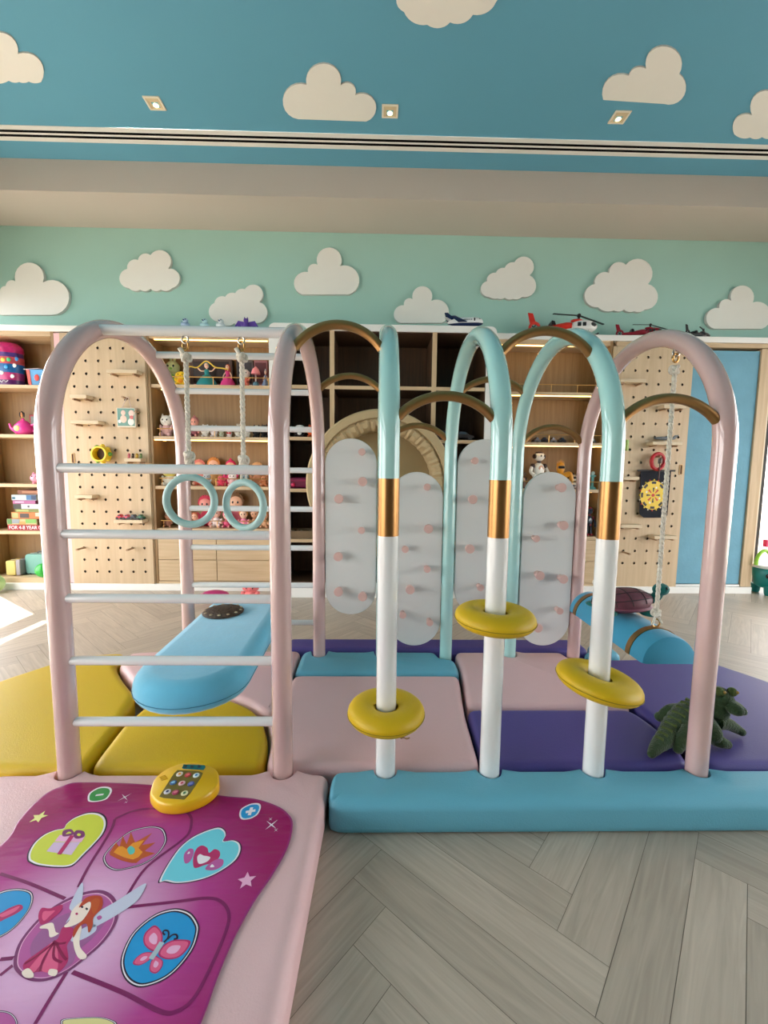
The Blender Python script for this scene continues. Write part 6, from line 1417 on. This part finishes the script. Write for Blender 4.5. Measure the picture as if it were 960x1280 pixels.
for k in range(4): a = PI*k/2; b = MB(); b.obox((c.x + .004 + .009*math.cos(a), YP - .0768 + .009*math.sin(a), c.z + .005), (.009*math.cos(a), .009*math.sin(a), 0), (-.0006*math.sin(a), .0006*math.cos(a), 0), (0, 0, .022), col((130, 120, 110), .4)); b.build('flight', t)

# ---- by the right window: teal toy trolley
c = P(951, 737, z=0); x_, y_ = c.x - .02, c.y - .12
t = thing('toy_trolley', 'teal toy tub on feet with eyes and a pink stand beside the right window', 'toy', (x_, y_, 0)); TE = col((22, 132, 128), .35); PKc = col((222, 40, 104), .35)
b = MB(); b.lathe([(.10, .055), (.135, .075), (.150, .15), (.155, .215), (.145, .225)], TE, (x_, y_, 0), 32, sy=.75); b.build('tub', t, smooth=60)
b = MB(); b.lathe([(.150, .222), (.165, .228), (.165, .248), (.150, .252)], col((232, 232, 226), .35), (x_, y_, 0), 32, sy=.75); b.build('rim', t)
for s in (-1, 1):
    for q_ in (-1, 1): b = MB(); b.lathe([(.024, .001), (.03, .02), (.034, .075)], TE, (x_ + s*.085, y_ + q_*.06, 0), 14); b.build('foot', t)
for s in (-1, 1):
    a = -PI/2 - .52 + s*.36; ex, ey = x_ + .150*math.cos(a), y_ + .113*math.sin(a); b = MB(); b.ball((ex, ey, .165), (.014, .012, .018), EYE, 12, 8); e = b.build('eye', t); b = MB(); b.ball((ex - .004, ey - .012, .173), .005, PW, 8, 6); b.build('eye_glint', e)
b = MB(); b.tube([(x_ - .11 + .055*math.cos(a)*1.2, y_ - .02, .25 + .12*math.sin(a)) for a in [PI*k/16 for k in range(17)]], .014, col((150, 206, 60), .35), 12); b.build('green_handle', t, smooth=60)
b = MB(); b.tube([(x_ - .03, y_, .25), (x_ - .03, y_, .47)], .016, PKc, 12); b.obox((x_ - .03, y_ - .002, .43), (.07, 0, 0), (0, .018, 0), (0, 0, .03), PKc); b.ball((x_ - .03, y_, .50), (.045, .03, .04), PKc, 14, 9); b.build('pink_stand', t, smooth=60)
b = MB(); b.obox((x_ - .025, y_ - .023, .43), (.02, 0, 0), (0, .004, 0), (0, 0, .02), col((226, 226, 220))); b.build('white_tab', t)
b = MB(); b.lathe([(.04, .0), (.03, .02)], col((226, 200, 70), .35), (x_ - .02, y_ - .02, .25), 14); b.build('yellow_knob', t)

# ---- plush things on the floor in front of the doll cabinet
Yf = 3.18
t = thing('toy_handbag', 'glittery magenta toy handbag on the floor by the doll cabinet plinth', 'bag', (0, 0, 0)); gl = mat('magenta_glitter', (176, 40, 110), .35, .2, var=.6, scale=140); b = MB(); b.ball((0, 0, .04), (.105, .06, .038), gl, 18, 10); b.build('pouch', t, smooth=60)
b = MB(); b.tube(spline([(-.08, 0, .05), (-.11, -.03, .04), (-.14, -.02, .02), (-.12, .02, .035), (-.08, .01, .045)], 4), .008, col((232, 130, 170), .4), 8, closed=True); b.build('strap', t); p = P(284 + 0, 741, z=0); t.location = (p.x - .02, Yf, 0.0005)
plus_ = plush('plush_pig', 'coral pink plush pig lying on the floor behind the pink ladder post', .14, (240, 130, 130), ears='round', wide=1.7); p = P(322, 741, z=0); plus_.location = (p.x, Yf + .02, 0.0005)

# ---- turtle riding on the swing
SH = mat('turtle_shell', (104, 52, 66), .55, var=.5, scale=40, bump=.3, bscale=30); TS = fuzzy((34, 110, 104))
yt_ = P(780, 750, X=XS).y; zt_ = zbot + RB + .006
t = thing('toy_turtle', 'toy turtle with a plum shell and teal head riding on the blue bench swing', 'toy turtle', (XS, yt_, zt_))
dirv = P(812, 752, Y=yt_) - P(780, 757, Y=yt_)
b = MB(); R3 = Matrix.Rotation(-.12, 3, 'Y'); b.ball((XS - .02, yt_ - .02, zt_ + .036), (.112, .075, .045), SH, 24, 14, R3); b.build('shell', t, smooth=60)
b = MB(); ln = mat('shell_line', (40, 20, 30), .6)
for u in (-.5, 0, .5): b.tube([R3 @ Vector((.112*u, .0755*math.sqrt(1 - u*u)*math.cos(a), .0455*math.sqrt(1 - u*u)*math.sin(a))) + Vector((XS - .02, yt_ - .02, zt_ + .036)) for a in [PI + PI*k/14 - PI for k in range(15)]], .0016, ln, 6)
for v in (.45, 1.1, 2.0, 2.7): b.tube([R3 @ Vector((.1125*math.cos(a), .0757*math.sin(a)*-math.cos(v), .0457*math.sin(a)*math.sin(v))) + Vector((XS - .02, yt_ - .02, zt_ + .036)) for a in [.2 + (PI - .4)*k/16 for k in range(17)]], .0016, ln, 6)
b.build('shell_lines', t)
b = MB(); b.lathe([(.104, 0), (.113, .006), (.104, .013)], mat('shell_rim', (126, 66, 84), .5), (XS - .02, yt_ - .02, zt_ + .012), 28, sy=.68); b.v = [v for v in b.v]; b.build('shell_rim', t)
b = MB(); b.tube(spline([(XS + .06, yt_ - .02, zt_ + .035), (XS + .10, yt_ - .03, zt_ + .05), (XS + .115, yt_ - .03, zt_ + .075)], 4, False), .018, TS, 12); b.ball((XS + .118, yt_ - .035, zt_ + .085), (.03, .026, .024), TS, 14, 9); hb = b.build('head', t, smooth=60)
for s in (-1, 1): b = MB(); b.ball((XS + .125, yt_ - .035 + s*.022, zt_ + .094), .005, EYE, 8, 6); b.build('eye', hb)
for sx_, sy_ in ((1, -1), (1, 1), (-1, -1), (-1, 1)): b = MB(); b.ball((XS - .02 + sx_*.075, yt_ - .02 + sy_*.055, zt_ + .004), (.035, .024, .012), TS, 12, 8, Matrix.Rotation(.5*sx_*sy_, 3, 'Z')); b.build('flipper', t, smooth=60)
# small tag of thread on the pink mat
c = P(506, 923, z=ZM + .006); b = MB(); b.tube(spline([(c.x - .014, c.y, c.z), (c.x - .004, c.y + .003, c.z + .001), (c.x + .006, c.y - .002, c.z), (c.x + .016, c.y + .002, c.z + .001)], 4, False), .0022, col((150, 110, 70)), 8); b.ball((c.x + .006, c.y, c.z), (.005, .004, .003), col((190, 150, 100)), 8, 6); tag(b.build('thread_scrap'), 'tiny tan scrap of thread on the middle pink mat', 'scrap')
# ================================================================== LIGHT
w = bpy.data.worlds.new('sky'); sc.world = w; w.use_nodes = True
bg = w.node_tree.nodes['Background']; bg.inputs['Color'].default_value = (1.0, 0.98, 0.97, 1); bg.inputs['Strength'].default_value = 5.0
sd = bpy.data.lights.new('sun', 'SUN'); sd.energy = 14.0; sd.angle = math.radians(.6); sd.color = (1.0, .95, .86)
so = bpy.data.objects.new('sun', sd); COL.objects.link(so)
el = math.radians(57); d = Vector((.818*math.cos(el), -.575*math.cos(el), -math.sin(el))); so.rotation_euler = d.to_track_quat('-Z', 'Y').to_euler(); so.location = (-6, 6, 8)
for X, sgn, spans in ((XL, 1, SL), (XR, -1, SR)):
    for y0, y1 in spans:
        ld = bpy.data.lights.new('window_portal', 'AREA'); ld.shape = 'RECTANGLE'; ld.size = 2.33; ld.size_y = y1 - y0
        ld.cycles.is_portal = True
        lo = bpy.data.objects.new('window_portal', ld); COL.objects.link(lo); lo.location = (X - sgn*.16, (y0 + y1)/2, 1.19)
        lo.rotation_euler = Vector((sgn, 0, 0)).to_track_quat('-Z', 'Y').to_euler()
vs_ = sc.view_settings
sc.display_settings.display_device = 'sRGB'
vs_.view_transform = 'Standard'; vs_.look = 'None'; vs_.gamma = 1.0; vs_.use_curve_mapping = False; vs_.exposure = 0.55
sc.cycles.use_denoising = True
sc.cycles.max_bounces = 10; sc.cycles.diffuse_bounces = 6; sc.cycles.sample_clamp_indirect = 8.0; sc.cycles.caustics_reflective = False; sc.cycles.caustics_refractive = False
